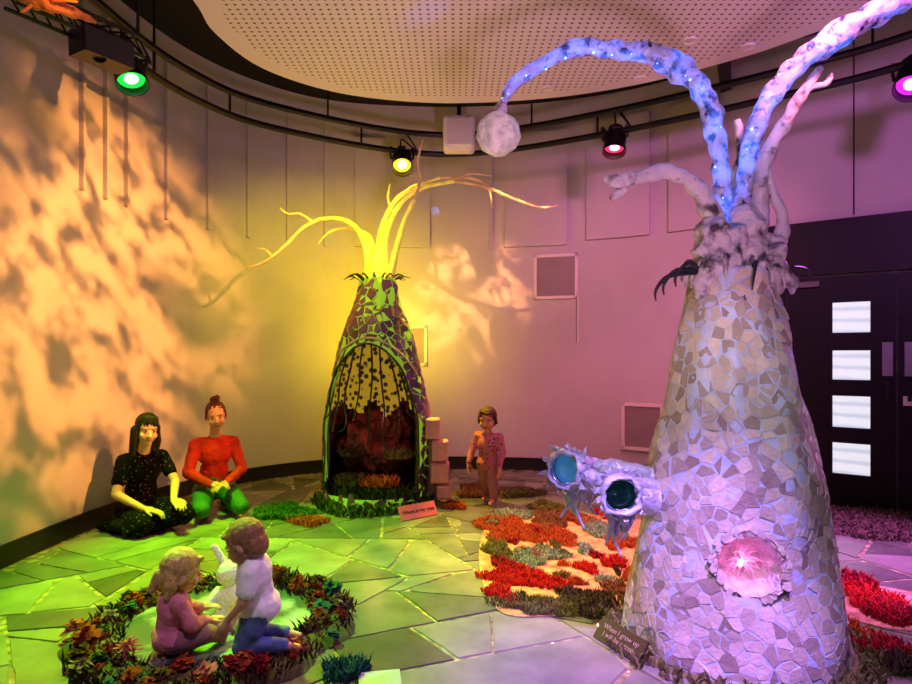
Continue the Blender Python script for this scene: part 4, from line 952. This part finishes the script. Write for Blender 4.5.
make_person(Gb,fg,JG,kb,.88,frame((.75,.6),.3,.05),'toddler with fair hair in pink top sitting in the play pit',m_skin2,
 [('pink_top',lambda fr:bodyparts(JG,kb,fr,.014)['torso']+bodyparts(JG,kb,fr,.012)['arms'],M('top_pink',(225,120,160),.8,var=.2,vs=20,bump=.3,bs=60)),('trousers',lambda fr:bodyparts(JG,kb,fr,.009)['legs']+bodyparts(JG,kb,fr,.009)['torso'][1:2],M('leggings_rose',(150,95,115),.8))],
 [('hair',pigtail,hairmat('hair_blonde',(205,158,105)))],[('L',p(-.03,.1,0)-o_,DZ,.5,1),('R',p(.03,.1,0)-o_,DZ,.5,-1)],vox=.004,baby=True)
Bb=V((-.88,2.68,.04)); fb_=(-.85,-.1); p=local(Bb,fb_); o_=p(0,0,0)
JB=dict(pelvis=p(0,0,.19),belly=p(0,.01,.25),chest=p(0,.02,.325),head=p(0,.06,.468),shL=p(.095,.02,.365),shR=p(-.095,.02,.365),elL=p(.125,.04,.26),elR=p(-.125,.04,.26),wrL=p(.11,.11,.18),wrR=p(-.10,.11,.18),
 hipL=p(.05,.0,.18),hipR=p(-.05,.0,.18),knL=p(.07,.05,.045),knR=p(-.07,.06,.045),anL=p(.06,-.11,.035),anR=p(-.06,-.10,.035),toL=p(.055,-.18,.02),toR=p(-.055,-.17,.02))
m_tee=M('tee_white',(245,245,250),.8,bump=.2,bs=30)
kc=.70
make_person(Bb,fb_,JB,kc,.88,frame((-.85,.1),.45,.0),'toddler in white t-shirt and jeans kneeling in the play pit',m_skin2,
 [('t_shirt',lambda fr:bodyparts(JB,kc,fr,.014)['torso']+[rc(JB['shL'],JB['shL'].lerp(JB['elL'],.6),.044,.042),rc(JB['shR'],JB['shR'].lerp(JB['elR'],.6),.044,.042)],m_tee),
  ('jeans',lambda fr:bodyparts(JB,kc,fr,.009)['legs']+bodyparts(JB,kc,fr,.009)['torso'][1:2],M('jeans_blue',(85,105,165),.8,var=.2,vs=30))],
 [('hair',babyhair,hairmat('hair_lightbrown',(150,105,72)))],[('L',p(0,.04,-.1)-o_,p(-1,0,0)-o_,.4,1),('R',p(0,.04,-.1)-o_,p(1,0,0)-o_,.4,-1)],vox=.004,baby=True)
tb=V((-1.10,2.97,.038))
m_pl=M('plush_white',(240,240,236),.9,bump=.6,bs=70)
ty=mk('plush_rabbit',fuse([ell(tb+V((0,0,.1)),(.08,.07,.1)),ell(tb+V((-.02,-.01,.235)),(.062,.06,.06)),rc(tb+V((-.04,0,.27)),tb+V((-.10,.01,.36)),.022,.016),rc(tb+V((.0,.01,.28)),tb+V((-.03,.03,.38)),.02,.014),
  rc(tb+V((-.07,-.02,.15)),tb+V((-.1,-.08,.1)),.025,.022),rc(tb+V((.07,-.02,.15)),tb+V((.1,-.08,.1)),.025,.022),rc(tb+V((-.04,-.04,.04)),tb+V((-.06,-.12,.03)),.035,.03),rc(tb+V((.04,-.04,.04)),tb+V((.06,-.12,.03)),.035,.03)],.006,5),m_pl,label='white plush rabbit toy sitting between two toddlers',cat='soft toy',smooth=True,loc=tb)
Sb=onfloor(489,503,.009); fs_=(-.5,-.8); p=local(Sb,fs_); o_=p(0,0,0)
JS=dict(pelvis=p(0,0,.37),belly=p(0,.01,.44),chest=p(0,.015,.53),head=p(0,.03,.755),shL=p(.11,.01,.6),shR=p(-.11,.01,.6),elL=p(.15,.02,.47),elR=p(-.15,.04,.47),wrL=p(.15,.08,.37),wrR=p(-.15,.11,.38),
 hipL=p(.055,0,.36),hipR=p(-.055,0,.36),knL=p(.06,.05,.2),knR=p(-.06,-.02,.2),anL=p(.06,.02,.045),anR=p(-.06,-.08,.05),toL=p(.065,.1,.022),toR=p(-.06,0.0,.022))
ks=.72
make_person(Sb,fs_,JS,ks,.95,frame((-.3,-.95),.15,0),'small child in pink patterned top standing near the wall',m_skin,
 [('patterned_top',lambda fr:bodyparts(JS,ks,fr,.014)['torso']+bodyparts(JS,ks,fr,.010)['arms'],voro_mat('pink_pattern',(90,45,75),(185,100,130),30,.25,rough=.8)),('leggings',lambda fr:bodyparts(JS,ks,fr,.01)['legs'],M('leggings_mauve',(165,105,115),.8))],
 [('hair',babyhair,hairmat('hair_child',(70,34,22)))],[('L',V((0,-.03,-.1)),p(-1,0,0)-o_,.4,1),('R',V((0,-.03,-.1)),p(1,0,0)-o_,.4,-1)],vox=.005,baby=True)
a=onfloor(383,681,.011)
mk('paper_sheet',obox(a-V((.09,.06,0)),V((.17,.03,0)),V((-.02,.12,0)),V((0,0,.003))),M('paper_pale',(190,195,215),.5),label='pale sheet of paper lying on the paved floor',cat='paper')
# ------------------------------------------------------------------ lighting
def gobo(o,layers,shift=(0,0),stretch=(1,1),gain=1):
    l=o.data; l.use_nodes=True; nt=l.node_tree; n=nt.nodes; L=nt.links; em=n['Emission']
    tc=n.new('ShaderNodeTexCoord'); sx=n.new('ShaderNodeSeparateXYZ'); L.new(tc.outputs['Normal'],sx.inputs[0])
    cx=n.new('ShaderNodeCombineXYZ')
    for k in (0,1):
        dv=n.new('ShaderNodeMath'); dv.operation='DIVIDE'; L.new(sx.outputs[k],dv.inputs[0]); L.new(sx.outputs[2],dv.inputs[1])
        ad=n.new('ShaderNodeMath'); ad.operation='MULTIPLY_ADD'; ad.inputs[1].default_value=stretch[k]; ad.inputs[2].default_value=shift[k]; L.new(dv.outputs[0],ad.inputs[0]); L.new(ad.outputs[0],cx.inputs[k])
    prev=None
    for sc,a_,b_,dt,ds,mn in layers:
        ns=n.new('ShaderNodeTexNoise'); ns.inputs['Scale'].default_value=sc; ns.inputs['Detail'].default_value=dt; ns.inputs['Distortion'].default_value=ds; L.new(cx.outputs[0],ns.inputs['Vector'])
        mr=n.new('ShaderNodeMapRange'); mr.interpolation_type='SMOOTHSTEP'; mr.inputs[1].default_value=a_; mr.inputs[2].default_value=b_; mr.inputs[3].default_value=mn; L.new(ns.outputs['Fac'],mr.inputs[0])
        if prev is None: prev=mr
        else:
            mu=n.new('ShaderNodeMath'); mu.operation='MULTIPLY'; L.new(prev.outputs[0],mu.inputs[0]); L.new(mr.outputs[0],mu.inputs[1]); prev=mu
    g_=n.new('ShaderNodeMath'); g_.operation='MULTIPLY'; g_.inputs[1].default_value=gain; L.new(prev.outputs[0],g_.inputs[0])
    L.new(g_.outputs[0],em.inputs['Strength'])
s=spot('gobo_leaf_beam',(.5,3.7,3.2),(-2.82,4.75,1.8),(1,.37,.07),1900,60,.9,.02,roll=math.radians(-30)); gobo(s,[(2.6,.28,.52,1,.2,.1),(11.0,.36,.58,6,.1,.12)],(3.3,1.2),(1,1.35))
s=spot('gobo_leaf_beam_far',(.8,4.2,3.2),(.16,7.1,2.05),(1,.38,.12),900,30,.8,.012,roll=math.radians(30)); gobo(s,[(5.5,.42,.56,1,.2,0),(16,.38,.56,5,.2,.15)],(5,1),(1.5,1))
area('room_fill',(.3,-1.0,3.2),(.2,4.5,1.2),(.6,.42,.85),12,2.5,1.2)
spot('key_sculpture',(.1,.4,3.0),(1.3,2.85,.6),(.97,.93,1),160,30,.6,.15)
spot('wall_wash_pink',(1.6,2.2,3.2),(1.7,7,1.4),(1,.24,.44),450,62,.9,.2)
spot('wall_wash_purple_side',(2.0,1.0,3.2),(3.2,5.6,3.0),(.72,.18,.8),380,60,.9,.2)
spot('wall_wash_left',(.5,1.2,3.3),(-2.4,6.0,3.3),(.6,.25,.7),60,80,.9,.2)
spot('wall_wash_yellow',(-1.0,4.4,3.2),(-1.55,6.9,1.6),(.95,.68,.0),260,84,1,.15)
spot('hut_glow_wall',(-.7,6.1,1.5),(-.75,7.1,1.7),(1,.72,.0),85,155,1,.12)
point('hut_glow_top',(-.72,5.3,2.3),(1,.80,.03),4,.05)
point('hut_interior',(-.73,5.25,.8),(1,.4,.2),3,.05)
spot('mat_warm',(.9,3.0,3.4),(.74,4.15,0),(1,.38,.10),480,38,.5,.08)
spot('floor_magenta',(.9,.9,3.2),(.72,2.35,0),(.5,.2,1),1500,34,.9,.1)
spot('floor_magenta_side',(3.5,2.5,3.2),(2.75,4.0,0),(.75,.2,1),1400,38,.5,.1)
spot('disc_bounce_fill',(.5,.1,.6),(.5,3.6,3.5),(1,.46,.75),320,70,.9,.2)  # added out of view, stands in for bounced light on the panel
spot('pit_light',(-.9,1.3,3.3),(-1.1,2.75,.2),(1,.82,.98),110,20,.7,.1)
spot('women_light',(-.6,2.6,3.2),(-2.3,5.0,.55),(1,.42,.42),45,20,.7,.1)
spot('blue_streak_added',(1.0,2.7,2.6),(-.19,3.85,3.55),(.05,.2,1),60,8,.9,.02)  # added spot standing in for a blue reflection on the panel
spot('blue_dot_added',(.2,5.3,2.9),(-.235,7.1,3.06),(.1,.3,1),110,3,.3,.005)  # added spot drawing the stray blue dot on the wall
point('amber_lamp',at(60,-20,2.7),(1,.38,.06),3,.03)
w=bpy.data.worlds.new('world'); w.use_nodes=True; w.node_tree.nodes['Background'].inputs[0].default_value=(.02,.015,.03,1); scene.world=w
